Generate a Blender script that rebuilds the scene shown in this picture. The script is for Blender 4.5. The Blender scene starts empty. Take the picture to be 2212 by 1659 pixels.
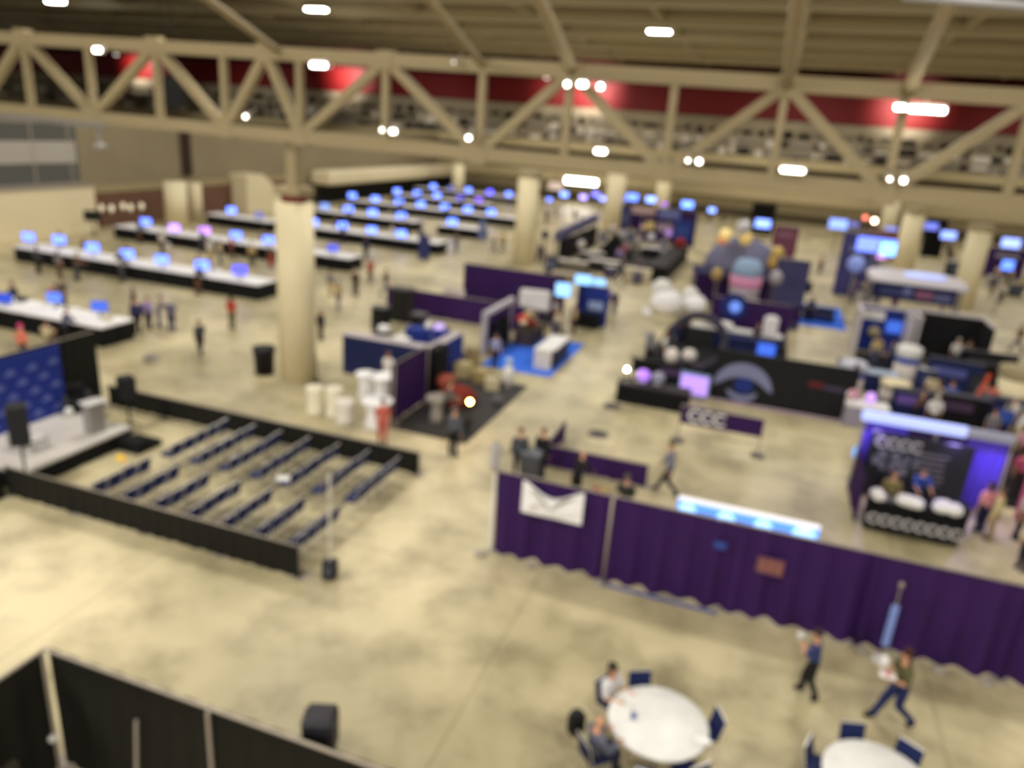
import bpy, bmesh, math, random
from mathutils import Vector, Matrix, Quaternion
random.seed(7)
SC = bpy.context.scene
COL = SC.collection
PI = math.pi
D2R = math.radians

# ------------------------------------------------------------------ camera
IMG_W, IMG_H = 2212, 1659
F_PX = 1620.0
CAM_Z = 11.0
PITCH, ROLL, YAW = D2R(18.9), D2R(4.3), D2R(-18.0)
_f0 = Vector((math.sin(YAW), math.cos(YAW), 0)); _r0 = Vector((math.cos(YAW), -math.sin(YAW), 0)); _u0 = Vector((0, 0, 1))
FWD = _f0 * math.cos(PITCH) - _u0 * math.sin(PITCH)
_up = _u0 * math.cos(PITCH) + _f0 * math.sin(PITCH)
RGT = _r0 * math.cos(ROLL) + _up * math.sin(ROLL)
UPV = _up * math.cos(ROLL) - _r0 * math.sin(ROLL)
EYE = Vector((0, 0, CAM_Z))
cd = bpy.data.cameras.new('camera')
cam = bpy.data.objects.new('camera', cd); COL.objects.link(cam)
cam.matrix_world = Matrix(((RGT.x, UPV.x, -FWD.x, EYE.x), (RGT.y, UPV.y, -FWD.y, EYE.y), (RGT.z, UPV.z, -FWD.z, EYE.z), (0, 0, 0, 1)))
cd.sensor_fit = 'HORIZONTAL'; cd.sensor_width = 36.0; cd.lens = F_PX / IMG_W * 36.0
cd.clip_start = 0.05; cd.clip_end = 600
cd.dof.use_dof = True; cd.dof.focus_distance = 0.5; cd.dof.aperture_fstop = 4.6   # the phone was focused close: the whole hall is soft
SC.camera = cam
SC.view_settings.view_transform = 'Standard'; SC.view_settings.look = 'None'
SC.view_settings.gamma = 1.0; SC.view_settings.use_curve_mapping = False
SC.view_settings.exposure = 0.0
SC.cycles.use_denoising = True
SC.cycles.max_bounces = 6; SC.cycles.diffuse_bounces = 3; SC.cycles.glossy_bounces = 3
SC.cycles.sample_clamp_indirect = 4.0
# ------------------------------------------------------------------ world
w = bpy.data.worlds.new('world'); SC.world = w; w.use_nodes = True
w.node_tree.nodes['Background'].inputs[0].default_value = (0.9, 0.85, 0.75, 1)
w.node_tree.nodes['Background'].inputs[1].default_value = 0.22
# ------------------------------------------------------------------ hall lights (large high-bay groups under the roof)
LAMP_W = 3000.0
for ly, lk in ((4, .72), (27, .76), (52, .64), (77, .64), (102, .9)):
    for lx in (-44, -20, 4, 28):
        ld = bpy.data.lights.new('high_bay_light', 'AREA'); ld.shape = 'SQUARE'; ld.size = 3.5
        ld.energy = LAMP_W * lk * {-44: .9, -20: 1.0, 4: .8, 28: .72}[lx] * (1.45 if (ly, lx) == (4, -20) else 1.0); ld.color = (1.0, 0.965, 0.90)
        lo = bpy.data.objects.new('high_bay_light', ld); COL.objects.link(lo); lo.location = (lx, ly, 21.4)

for lx in (-95, -62, -30, 2, 34):   # added spots without fixtures, brightening the upper gallery of the far wall
    ld = bpy.data.lights.new('gallery_fill_spot', 'SPOT'); ld.energy = 7500; ld.spot_size = D2R(62); ld.spot_blend = .8; ld.shadow_soft_size = .5; ld.color = (1.0, .96, .9)
    lo = bpy.data.objects.new('gallery_fill_spot', ld); COL.objects.link(lo); lo.location = (lx, 99, 20.8); lo.rotation_euler = (D2R(63), 0, 0)
for lx in (-20, 6):   # the hall goes on behind the camera: two more lamp groups light what faces us
    ld = bpy.data.lights.new('rear_bay_light', 'AREA'); ld.shape = 'SQUARE'; ld.size = 5.0; ld.energy = 4600; ld.color = (1.0, 0.965, 0.90)
    lo = bpy.data.objects.new('rear_bay_light', ld); COL.objects.link(lo); lo.location = (lx, -24, 19.5); lo.rotation_euler = (D2R(52), 0, 0)

# ------------------------------------------------------------------ projection helpers: where a pixel's sight line meets a real plane
def ray(px, py):
    return RGT * ((px - IMG_W / 2) / F_PX) - UPV * ((py - IMG_H / 2) / F_PX) + FWD
def at(px, py, z=0.0):
    d = ray(px, py); t = (z - CAM_Z) / d.z
    return EYE + d * t
def onY(px, py, y):
    d = ray(px, py); return EYE + d * (y / d.y)
def onX(px, py, x):
    d = ray(px, py); return EYE + d * (x / d.x)
def heightat(base, px, py):
    d = ray(px, py); s = math.hypot(base[0], base[1]) / math.hypot(d.x, d.y)
    return CAM_Z + d.z * s

# ------------------------------------------------------------------ materials
def lin(c):
    def f(v):
        v /= 255.0
        return v / 12.92 if v <= 0.04045 else ((v + 0.055) / 1.055) ** 2.4
    return (f(c[0]), f(c[1]), f(c[2]), 1.0)
MATS = {}
def mat(name, rgb, rough=0.6, metal=0.0, var=0.0, scale=3.0, emit=0.0, spec=0.3, trans=0.0, erg=None):
    if name in MATS: return MATS[name]
    m = bpy.data.materials.new(name); m.use_nodes = True
    nt = m.node_tree; b = nt.nodes['Principled BSDF']
    c = lin(rgb)
    b.inputs['Base Color'].default_value = c
    b.inputs['Roughness'].default_value = rough
    b.inputs['Metallic'].default_value = metal
    b.inputs['Specular IOR Level'].default_value = spec
    if trans: b.inputs['Transmission Weight'].default_value = trans
    if emit:
        b.inputs['Emission Color'].default_value = lin(erg or rgb); b.inputs['Emission Strength'].default_value = emit
    if var:
        tc = nt.nodes.new('ShaderNodeTexCoord'); no = nt.nodes.new('ShaderNodeTexNoise'); no.inputs['Scale'].default_value = scale
        no.inputs['Detail'].default_value = 4
        mx = nt.nodes.new('ShaderNodeMix'); mx.data_type = 'RGBA'
        nt.links.new(tc.outputs['Object'], no.inputs['Vector']); nt.links.new(no.outputs['Fac'], mx.inputs[0])
        mx.inputs[6].default_value = (c[0] * (1 - var), c[1] * (1 - var), c[2] * (1 - var), 1)
        mx.inputs[7].default_value = (min(1, c[0] * (1 + var)), min(1, c[1] * (1 + var)), min(1, c[2] * (1 + var)), 1)
        nt.links.new(mx.outputs[2], b.inputs['Base Color'])
    MATS[name] = m
    return m
def col(rgb, rough=0.75):
    return mat('paint_%d_%d_%d' % tuple(rgb), rgb, rough, var=0.08)
M_TRUSS = mat('truss_paint', (166, 151, 118), 0.6, var=0.08, scale=0.6)
M_CEIL = mat('ceiling_deck', (172, 163, 138), 0.9, var=0.25, scale=0.35)
M_BEAM = mat('roof_beam', (176, 164, 138), 0.8, var=0.12, scale=0.5)
M_COLUMN = mat('column_paint', (230, 217, 180), 0.7, var=0.05, scale=1.0)
M_CREAM = mat('cream_wall', (228, 215, 180), 0.8, var=0.06, scale=0.3)
M_GREYWALL = mat('grey_brown_wall', (140, 128, 102), 0.8, var=0.12, scale=0.3)
M_RED = mat('red_wall', (112, 8, 8), 0.6, var=0.15, scale=0.2)
M_MAROON = mat('maroon_paint', (110, 40, 34), 0.7)
M_DARK = mat('dark_recess', (26, 22, 18), 0.9)
M_BLACKCLOTH = mat('black_drape', (20, 19, 13), 0.85, var=0.25, scale=2.0)
M_BLACKSKIRT = mat('black_skirt', (10, 9, 11), 0.9)
M_BLACK = mat('black_plastic', (20, 20, 22), 0.5)
M_PURPLE = mat('purple_drape', (50, 17, 80), 0.7, var=0.22, scale=1.3)
M_WHITECLOTH = mat('white_cloth', (248, 246, 248), 0.8, var=0.04, scale=4)
M_WHITE = mat('white_laminate', (232, 230, 228), 0.5)
M_GREYRAIL = mat('aluminium_rail', (168, 158, 146), 0.5, 0.3)
M_CHROME = mat('chrome', (238, 236, 230), 0.3, 0.75)
M_NAVY = mat('navy_upholstery', (24, 36, 84), 0.7, var=0.15, scale=6)
M_NAVYWALL = mat('navy_panel', (22, 32, 78), 0.6, var=0.15, scale=1)
M_BLUE = mat('royal_blue', (28, 48, 134), 0.7, var=0.12, scale=1)
M_BLUECARPET = mat('bright_blue_carpet', (56, 112, 232), 0.9, var=0.1, scale=3)
M_STAGE = mat('stage_top', (196, 190, 184), 0.5, var=0.06, scale=1)
M_SILVER = mat('silver_grey', (150, 146, 142), 0.35, 0.3)
M_SKIN = mat('skin', (214, 160, 128), 0.6)
M_SKIN2 = mat('skin_brown', (140, 92, 66), 0.6)
M_GREYCARPET = mat('dark_grey_carpet', (62, 60, 60), 0.95, var=0.15, scale=5)
def glow(name, rgb, s): return mat(name, rgb, 0.5, emit=s)

# floor
def floor_mat():
    m = bpy.data.materials.new('polished_concrete'); m.use_nodes = True; nt = m.node_tree; b = nt.nodes['Principled BSDF']
    tc = nt.nodes.new('ShaderNodeTexCoord')
    def noise(sc, det, rough=0.5):
        n = nt.nodes.new('ShaderNodeTexNoise'); n.inputs['Scale'].default_value = sc; n.inputs['Detail'].default_value = det
        n.inputs['Roughness'].default_value = rough; nt.links.new(tc.outputs['Object'], n.inputs['Vector']); return n
    n1 = noise(0.16, 5); n2 = noise(0.62, 6, 0.6)
    r1 = nt.nodes.new('ShaderNodeValToRGB'); r2 = nt.nodes.new('ShaderNodeValToRGB')
    r1.color_ramp.elements[0].position = 0.40; r1.color_ramp.elements[0].color = lin((179, 168, 132))
    r1.color_ramp.elements[1].position = 0.64; r1.color_ramp.elements[1].color = lin((221, 207, 168))
    r2.color_ramp.elements[0].position = 0.30; r2.color_ramp.elements[0].color = (0.56, 0.55, 0.53, 1)
    r2.color_ramp.elements[1].position = 0.56; r2.color_ramp.elements[1].color = (1, 1, 1, 1)
    nt.links.new(n1.outputs['Fac'], r1.inputs[0]); nt.links.new(n2.outputs['Fac'], r2.inputs[0])
    mx = nt.nodes.new('ShaderNodeMix'); mx.data_type = 'RGBA'; mx.blend_type = 'MULTIPLY'; mx.inputs[0].default_value = 1.0
    nt.links.new(r1.outputs[0], mx.inputs[6]); nt.links.new(r2.outputs[0], mx.inputs[7])
    bt = nt.nodes.new('ShaderNodeTexBrick'); bt.offset = 0.0; bt.inputs['Color1'].default_value = bt.inputs['Color2'].default_value = (1, 1, 1, 1); bt.inputs['Mortar'].default_value = (.72, .70, .66, 1)
    bt.inputs['Scale'].default_value = 1.0; bt.inputs['Brick Width'].default_value = 9.14; bt.inputs['Row Height'].default_value = 9.14; bt.inputs['Mortar Size'].default_value = 0.05; bt.inputs['Mortar Smooth'].default_value = 1.0
    mp = nt.nodes.new('ShaderNodeMapping'); mp.inputs['Location'].default_value = (4.2, 2.6, 0); nt.links.new(tc.outputs['Object'], mp.inputs['Vector']); nt.links.new(mp.outputs[0], bt.inputs['Vector'])
    m2 = nt.nodes.new('ShaderNodeMix'); m2.data_type = 'RGBA'; m2.blend_type = 'MULTIPLY'; m2.inputs[0].default_value = 1.0
    nt.links.new(mx.outputs[2], m2.inputs[6]); nt.links.new(bt.outputs['Color'], m2.inputs[7]); nt.links.new(m2.outputs[2], b.inputs['Base Color'])
    b.inputs['Roughness'].default_value = 0.42; b.inputs['Specular IOR Level'].default_value = 0.35
    return m
M_FLOOR = floor_mat()

# ------------------------------------------------------------------ mesh builder
class MB:
    def __init__(s): s.v = []; s.f = []
    def add(s, vs, fs, M=None):
        o = len(s.v)
        for p in vs:
            p = Vector(p); s.v.append(tuple(M @ p) if M is not None else tuple(p))
        for f in fs: s.f.append(tuple(o + i for i in f))
        return s
    def box(s, c, d, rz=0.0, taper=1.0, bev=0.0):
        x, y, z = d[0] / 2, d[1] / 2, d[2] / 2
        M = Matrix.Translation(Vector(c)) @ Matrix.Rotation(rz, 4, 'Z')
        if bev > 0:
            b = min(bev, x * .9, y * .9, z * .9); vs = []
            for sz, k in ((-z, b), (-z + b, 0), (z - b, 0), (z, b)):
                for (sx, sy) in ((-1, -1), (1, -1), (1, 1), (-1, 1)):
                    X, Y = x - k, y - k
                    if sx * sy > 0: vs += [(sx * (X), sy * (Y - b), sz), (sx * (X - b), sy * Y, sz)]
                    else: vs += [(sx * (X - b), sy * Y, sz), (sx * X, sy * (Y - b), sz)]
            # order ring anticlockwise
            ring = [1, 0, 2, 3, 5, 4, 6, 7]
            vs2 = []
            for r in range(4):
                q = vs[r * 8:(r + 1) * 8]
                q.sort(key=lambda p: math.atan2(p[1], p[0])); vs2 += q
            fs = [tuple(range(7, -1, -1)), tuple(range(24, 32))]
            for r in range(3):
                for i in range(8): fs.append((r * 8 + i, r * 8 + (i + 1) % 8, r * 8 + 8 + (i + 1) % 8, r * 8 + 8 + i))
            return s.add(vs2, fs, M)
        t = taper
        vs = [(-x, -y, -z), (x, -y, -z), (x, y, -z), (-x, y, -z), (-x * t, -y * t, z), (x * t, -y * t, z), (x * t, y * t, z), (-x * t, y * t, z)]
        return s.add(vs, [(3, 2, 1, 0), (4, 5, 6, 7), (0, 1, 5, 4), (1, 2, 6, 5), (2, 3, 7, 6), (3, 0, 4, 7)], M)
    def bar(s, a, b, wd, ht=None):
        a, b = Vector(a), Vector(b); ht = ht or wd; d = b - a; L = d.length
        if L < 1e-6: return s
        q = d.to_track_quat('Y', 'Z'); M = Matrix.Translation((a + b) / 2) @ q.to_matrix().to_4x4()
        x, y, z = wd / 2, L / 2, ht / 2
        vs = [(-x, -y, -z), (x, -y, -z), (x, y, -z), (-x, y, -z), (-x, -y, z), (x, -y, z), (x, y, z), (-x, y, z)]
        return s.add(vs, [(3, 2, 1, 0), (4, 5, 6, 7), (0, 1, 5, 4), (1, 2, 6, 5), (2, 3, 7, 6), (3, 0, 4, 7)], M)
    def tube(s, a, b, r, r2=None, n=10):
        a, b = Vector(a), Vector(b); r2 = r if r2 is None else r2; d = b - a
        if d.length < 1e-6: return s
        M = Matrix.Translation(a) @ d.to_track_quat('Z', 'Y').to_matrix().to_4x4(); L = d.length
        vs = [(r * math.cos(2 * PI * i / n), r * math.sin(2 * PI * i / n), 0) for i in range(n)] + [(r2 * math.cos(2 * PI * i / n), r2 * math.sin(2 * PI * i / n), L) for i in range(n)]
        fs = [tuple(range(n - 1, -1, -1)), tuple(range(n, 2 * n))] + [(i, (i + 1) % n, n + (i + 1) % n, n + i) for i in range(n)]
        return s.add(vs, fs, M)
    def lathe(s, prof, c=(0, 0, 0), n=24, sx=1, sy=1):
        vs, fs = [], []
        for (r, z) in prof:
            for i in range(n): vs.append((c[0] + r * sx * math.cos(2 * PI * i / n), c[1] + r * sy * math.sin(2 * PI * i / n), c[2] + z))
        for k in range(len(prof) - 1):
            for i in range(n): fs.append((k * n + i, k * n + (i + 1) % n, (k + 1) * n + (i + 1) % n, (k + 1) * n + i))
        fs.append(tuple(range(n - 1, -1, -1))); fs.append(tuple((len(prof) - 1) * n + i for i in range(n)))
        return s.add(vs, fs)
    def ball(s, c, r, n=14, k=9, sz=1.0):
        return s.lathe([(max(1e-4, r * math.sin(PI * j / k)), -r * sz * math.cos(PI * j / k)) for j in range(k + 1)], c, n)
    def drape(s, a, b, z0, z1, amp=0.05, wave=0.35, sag=0.0, thick=0.02):
        """a pleated curtain hanging between ground points a and b"""
        a = Vector((a[0], a[1], 0)); b = Vector((b[0], b[1], 0)); d = b - a; L = d.length; d.normalize(); nrm = Vector((-d.y, d.x, 0))
        n = max(8, int(L / wave * 6)); ph = random.random() * 6; rows = 4
        for side in (0, 1):
            vs, fs = [], []
            for r in range(rows + 1):
                t = r / rows
                for i in range(n + 1):
                    u = i / n; k = 0.35 + 0.65 * (1 - t)
                    off = amp * k * (math.sin(u * L / wave * 2 * PI + ph + 0.6 * math.sin(u * L * 1.7)) + 0.35 * math.sin(u * L * 5.1 + ph)) + (thick if side else -thick) / 2
                    top = z1 - sag * math.sin(PI * u) ** 2 * (1 if r == rows else 0)
                    zz = z0 + (top - z0) * t + (0.02 * math.sin(u * L * 7) if r == 0 else 0)
                    p = a + d * (u * L) + nrm * off; vs.append((p.x, p.y, max(zz, z0)))
            for r in range(rows):
                for i in range(n):
                    q = (r * (n + 1) + i, r * (n + 1) + i + 1, (r + 1) * (n + 1) + i + 1, (r + 1) * (n + 1) + i)
                    fs.append(q if not side else q[::-1])
            s.add(vs, fs)
        return s
    def build(s, name, m, parent=None, smooth=False, loc=None):
        me = bpy.data.meshes.new(name); me.from_pydata(s.v, [], s.f); me.update()
        if smooth: me.polygons.foreach_set('use_smooth', [True] * len(me.polygons))
        if m is not None: me.materials.append(m)
        o = bpy.data.objects.new(name, me); COL.objects.link(o)
        if parent is not None: o.parent = parent
        if loc is not None: o.location = loc
        return o

def tag(o, label=None, cat=None, group=None, kind=None):
    if label: o['label'] = label
    if cat: o['category'] = cat
    if group: o['group'] = group
    if kind: o['kind'] = kind
    return o
def thing(name, label, cat, loc=(0, 0, 0), rz=0.0, group=None):
    o = bpy.data.objects.new(name, None); COL.objects.link(o); o.empty_display_size = 0.2
    o.location = loc; o.rotation_euler = (0, 0, rz)
    return tag(o, label, cat, group)
def struct(name, mb, m, parent=None, smooth=False):
    o = mb.build(name, m, parent, smooth)
    if parent is None: o['kind'] = 'structure'
    return o
def dup(root, loc, rz=0.0, label=None, group=None):
    r = root.copy(); COL.objects.link(r); r.location = loc; r.rotation_euler = (0, 0, rz)
    if label: r['label'] = label
    if group: r['group'] = group
    for ch in list(root.children):
        c = ch.copy(); COL.objects.link(c); c.parent = r
        for g in ch.children:
            e = g.copy(); COL.objects.link(e); e.parent = c
    return r
def letters(parent, body, size, loc, rot, m, name='lettering', ext=0.005):
    cu = bpy.data.curves.new(name, 'FONT'); cu.body = body; cu.size = size; cu.extrude = ext; cu.offset = size * .03
    cu.align_x = 'CENTER'; cu.align_y = 'CENTER'; cu.materials.append(m)
    tmp = bpy.data.objects.new(name, cu); COL.objects.link(tmp); dg = bpy.context.evaluated_depsgraph_get(); dg.update()
    me = bpy.data.meshes.new_from_object(tmp.evaluated_get(dg)); bpy.data.objects.remove(tmp, do_unlink=True)
    if not me.materials: me.materials.append(m)
    o = bpy.data.objects.new(name, me); COL.objects.link(o); o.parent = parent; o.location = loc; o.rotation_euler = rot
    return o
ORD = ['first', 'second', 'third', 'fourth', 'fifth', 'sixth', 'seventh', 'eighth', 'ninth', 'tenth', 'eleventh', 'twelfth', 'thirteenth', 'fourteenth']

# ================================================================== THE ROOM
FAR = 128.0
struct('floor', MB().box((-40, 52, -0.1), (260, 160, 0.2)), M_FLOOR)
struct('ceiling', MB().box((-40, 52, 23.1), (260, 160, 0.2)), M_CEIL)
mb = MB()
for y in range(40, 128, 6): mb.box((-40, y, 22.65), (260, 0.35, 0.7))
for k in range(-12, 6): mb.box((k * 13.4 - .4, 52, 22.5), (0.5, 160, 1.0))
struct('trim_1', mb, M_BEAM)
mb = MB()
for y in (46, 58, 70, 82, 94, 106, 118): mb.box((-40, y, 21.9), (260, 0.5, 1.0))
struct('trim_2', mb, mat('roof_girder', (206, 194, 164), 0.8))
struct('wall_back', MB().box((-40, FAR + .2, 4.6), (260, 0.4, 9.2)), M_GREYWALL)
struct('wall_upper', MB().box((-40, FAR + .2, 18.6), (260, 0.4, 8.8)), mat('dark_upper_wall', (60, 8, 7), 0.8, var=.3, scale=.3))
struct('wall_right', MB().box((62, 52, 11.5), (0.4, 160, 23)), M_GREYWALL)
# red band running along the upper back wall
struct('trim_3', MB().box((-40, FAR - .15, 16.8), (260, 0.3, 4.0)), M_RED)
# mezzanine front: stacked horizontal bands
mb = MB(); mb.box((-40, FAR - 3, 8.7), (260, 6, 1.3)); mb.box((-40, FAR - 3.1, 6.9), (260, 5.4, 0.5)); mb.box((-40, FAR - 3.0, 4.0), (260, 6.2, 1.5))
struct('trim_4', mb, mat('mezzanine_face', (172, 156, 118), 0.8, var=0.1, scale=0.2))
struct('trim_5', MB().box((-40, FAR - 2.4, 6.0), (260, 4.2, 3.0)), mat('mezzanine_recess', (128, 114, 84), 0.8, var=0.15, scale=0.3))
struct('trim_6', MB().box((-40, FAR - 0.4, 2.2), (260, 0.3, 2.0)), M_CREAM)
# clutter of seats and pipes on the upper level
mbs = [MB(), MB(), MB()]
x = -165
while x < 58:
    wdt = random.uniform(0.8, 3.2)
    for k in range(3):
        q = random.choice(mbs); z = 9.9 + k * 1.45 + random.uniform(-.2, .2)
        q.box((x + wdt / 2, FAR - 1.6 + k * .4, z), (wdt * random.uniform(.5, 1), 0.5, random.uniform(.25, 1.1)))
    x += wdt
for q, (nm, rgb, lb) in zip(mbs, (('seating_rows', (226, 216, 198), 'pale rows of seats and rails packed along the upper level'), ('stacked_equipment', (150, 143, 130), 'grey jumble of stored equipment along the upper level'), ('dark_seating', (48, 42, 38), 'dark rows of seats along the upper level below the red band'))):
    tag(q.build(nm, col(rgb)), lb, 'seating', kind='stuff')
struct('trim_7', MB().box((-40, FAR - .9, 12.0), (260, 0.3, 5.4)), mat('upper_gallery_wall', (150, 138, 114), 0.9, var=0.4, scale=0.35))

# left side wall
LX = -56.0
struct('wall_left', MB().box((LX - .2, 74, 4.4), (0.4, 108, 8.8)), M_GREYWALL)
mb = MB().box((LX + .5, 35.2, 1.85), (1.4, 30, 3.7)); struct('wall_low_left', mb, M_CREAM)
struct('trim_8', MB().box((LX + .5, 35.2, 3.78), (1.6, 30.2, 0.16)), M_GREYRAIL)
wf = MB()
for k in range(9): wf.box((LX + .08, 22 + k * 3.4, 6.3), (0.12, 0.12, 5.0))
wf.box((LX + .08, 36, 3.9), (0.12, 28, 0.12)); wf.box((LX + .08, 36, 8.7), (.12, 28, .12))
struct('window_1', MB().box((LX + .03, 36, 6.3), (0.05, 28, 4.9)), mat('smoky_glass', (92, 92, 88), 0.25, spec=0.6))
struct('trim_9', wf, M_GREYRAIL)
struct('trim_10', MB().box((LX + .1, 36, 6.4), (0.06, 27.5, 1.7)), mat('frosted_band', (176, 170, 160), 0.6))
# reddish lower stretch of the left wall with lit openings
struct('trim_11', MB().box((LX + .1, 66, 1.5), (0.2, 30, 3.0)), mat('brick_red_wall', (112, 82, 66), 0.9, var=0.2, scale=0.8))
struct('trim_12', MB().box((LX + .15, 66, 3.3), (0.3, 30, 0.6)), mat('tan_band', (160, 144, 108), 0.8))
struct('trim_13', MB().box((LX + .1, 62.5, 6.4), (0.3, 1.2, 4.6)), mat('dark_brown_recess', (52, 38, 30), 0.9))
ya, yb = onX(535, 440, LX + 2.2).y, onX(606, 440, LX + 2.2).y; zs = onX(548, 378, LX + 2.2).z
ws = MB(); ws.add([(LX, ya, 0), (LX + 2.2, ya, 0), (LX + 2.2, yb, 0), (LX, yb, 0), (LX, ya, zs), (LX + 2.2, ya, zs), (LX + 2.2, (ya + yb) / 2, zs), (LX + 2.2, yb, zs - 2.0), (LX, yb, zs - 2.0), (LX, (ya + yb) / 2, zs)],
       [(0, 3, 2, 1), (0, 1, 5, 4), (1, 2, 7, 6, 5), (2, 3, 8, 7), (3, 0, 4, 9, 8), (4, 5, 6, 9), (9, 6, 7, 8)]); struct('wall_service', ws, M_CREAM)
# entrance canopy and black curtains at the far left corner
yc0, yc1 = onX(690, 400, LX + 1.5).y, onX(985, 400, LX + 1.5).y; yc1 = min(yc1, 126); zc = onX(790, 392, LX + 1.5).z
struct('trim_14', MB().box((LX + 1.6, (yc0 + yc1) / 2, zc + .9), (3.0, yc1 - yc0, 1.7), bev=.3), M_CREAM)
for k in range(5):
    t = thing('black_curtain', 'black curtain hanging below the cream soffit, %s from the near end' % ORD[k], 'curtain', (LX + 1.2, yc0 + .3 + k * (yc1 - yc0) / 5, 0), 0, 'black curtains at the far left corner')
    MB().drape((0, 0), (0, (yc1 - yc0) / 5 - .3), 0.02, zc, 0.08, 0.6).build('fabric', M_BLACKCLOTH, t)
    MB().tube((0, 0, zc - .02), (0, (yc1 - yc0) / 5 - .3, zc - .02), 0.04).build('rail', M_GREYRAIL, t)
sconce_px = [(218, 449), (240, 450), (265, 445), (281, 448), (305, 445)]
for i, (px, py) in enumerate(sconce_px):
    p = onX(px, py, LX + .3)
    t = thing('wall_sconce', 'small pale wall light on the reddish left wall, %s from the left' % ORD[i], 'light', p, 0, 'sconces on the left wall')
    MB().ball((0.05, 0, 0), 0.2, sz=1.5).build('globe', glow('sconce_glass', (232, 220, 190), 0.7), t, True)
    MB().box((-.1, 0, -.45), (.2, .2, .2)).build('bracket', M_GREYRAIL, t)

# ------------------------------------------------------------------ round columns
def column(px, pyb, dia_px, top, label, base_off=True, cap=True, band=False):
    b = at(px, pyb); dist = (b - EYE).length; r = dia_px / F_PX * (b - EYE).dot(FWD) / 2
    b = Vector((b.x, b.y + r * 0.6, 0))
    t = thing('column', label, 'column', b); t['kind'] = 'structure'; t['group'] = 'round cream columns of the hall'
    MB().lathe([(r, 0), (r, top)], n=36).build('shaft', M_COLUMN, t, True)
    if cap: MB().lathe([(r * 1.0, top), (r * 1.12, top + .1), (r * 1.12, top + .5), (r * .9, top + .55)], n=36).build('capital', M_TRUSS, t)
    if band: MB().lathe([(r * .64, top), (r * .66, top + .02), (r * .66, top + .34), (r * .64, top + .36)], n=36).build('collar', M_MAROON, t)
    return t, b, r
TR_Y = 25.7
tc_, cb, cr = column(631, 822, 76, 7.5, 'tall cream column nearest the camera, carrying the truss', cap=False, band=True)
MB().box((0, 0, 7.95), (1.15, 1.15, .3)).build('bearing_plate', M_TRUSS, tc_)
MB().box((0, 0, 9.0), (.42, .42, 2.4)).build('post', M_TRUSS, tc_)
column(1125, 572, 45, 7.2, 'cream column behind the tall purple drape')
column(1317, 505, 40, 7.0, 'cream column left of the distant purple booth')
column(1424, 470, 32, 7.0, 'distant cream column above the purple booth')
column(1946, 600, 42, 6.0, 'cream column behind the white canopy')
column(2077, 668, 46, 6.0, 'cream column right of the white canopy')
column(1912, 520, 34, 6.6, 'distant cream column left of the canopy column')
column(2178, 900, 66, heightat(at(2178, 900), 2180, 818), 'cream column at the right edge behind the crowded booths')
column(985, 425, 26, 5.0, 'thin distant column at the end of the screen tables')
column(374, 492, 46, heightat(at(374, 492), 374, 393), 'wide cream pilaster column by the left wall', cap=False)
column(420, 480, 26, heightat(at(420, 480), 420, 396), 'narrow cream column beside the wide pilaster', cap=False)

# ------------------------------------------------------------------ the big roof truss
bot_px = [(205, 250), (490, 275), (650, 290), (1035, 328), (1435, 366), (1910, 420), (2420, 474)]
top_px = [(50, 80), (335, 92), (575, 107), (835, 130), (1235, 152), (1700, 186), (2230, 222)]
bot = [onY(x, y, TR_Y) for x, y in bot_px]; top = [onY(x, y, TR_Y) for x, y in top_px]
bot = [Vector((-34.0, TR_Y, 10.2))] + bot; top = [Vector((-37.5, TR_Y, 13.1))] + top
for l in (bot, top):
    x0, z0, x1, z1 = l[1].x, l[1].z, l[-2].x, l[-2].z
    for p in l: p.z = z0 + (z1 - z0) * (p.x - x0) / (x1 - x0)
tt = thing('roof_truss', 'tan steel roof truss spanning the hall in front of the red band', 'truss')
MB().bar(top[0] + Vector((-12, 0, 0)), top[-1] + Vector((12, 0, 0)), .36, .46).build('top_chord', M_TRUSS, tt)
MB().bar(bot[0] + Vector((-12, 0, 0)), bot[-1] + Vector((12, 0, 0)), .36, .46).build('bottom_chord', M_TRUSS, tt)
def zt(x, l): return l[1].z + (l[-2].z - l[1].z) * (x - l[1].x) / (l[-2].x - l[1].x)
for p in bot + [q for q in top if abs(q.x - onY(575, 107, TR_Y).x) > .5]:
    MB().bar((p.x, TR_Y, zt(p.x, bot)), (p.x, TR_Y, zt(p.x, top)), .24, .24).build('vertical_strut', M_TRUSS, tt)
allp = sorted([(p.x, 0, p) for p in bot] + [(p.x, 1, p) for p in top], key=lambda q: q[0])
for a, b in zip(allp, allp[1:]):
    if a[1] != b[1]: MB().bar(a[2], b[2], .31, .31).build('diagonal', M_TRUSS, tt)
for p in bot + top:
    MB().box((p.x, TR_Y, p.z), (.62, .42, .62)).build('gusset_plate', M_TRUSS, tt)
# raking struts from the truss up to the roof on the camera's side
rakes = []
for px, py, tx in ((1165, 0, -7.06), (1725, 0, -.34), (2050, 10, 2.96), (930, 0, -10.2), (540, 15, -18.3)):
    q = onX(px, py, tx if tx > -15 else -17.6); zz = zt(tx, top)
    if tx < -15: q = Vector((-18.3, 20.5, 14.6))
    d = (q - Vector((q.x, TR_Y, zz))); e = Vector((q.x, TR_Y, zz)) + d * 2.6
    k = len(rakes)
    t = thing('raking_strut', ['tan strut rising from the truss above the triple lamp', 'tan strut rising from the truss peak right of the triple lamp', 'tan strut rising above the double lamp at upper right', 'dim strut rising from the truss above the centre', 'dim strut rising above the nearest column'][k], 'strut', (0, 0, 0), 0, 'struts between truss and roof')
    MB().tube(Vector((q.x, TR_Y, zz)), e, .19 if k < 3 else .13, n=12).build('tube', M_TRUSS, t, True)
    rakes.append(t)
p = onY(2130, 8, 9.5)
t = thing('lighting_pipe', 'grey pipe crossing the very top right corner', 'pipe')
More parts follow.
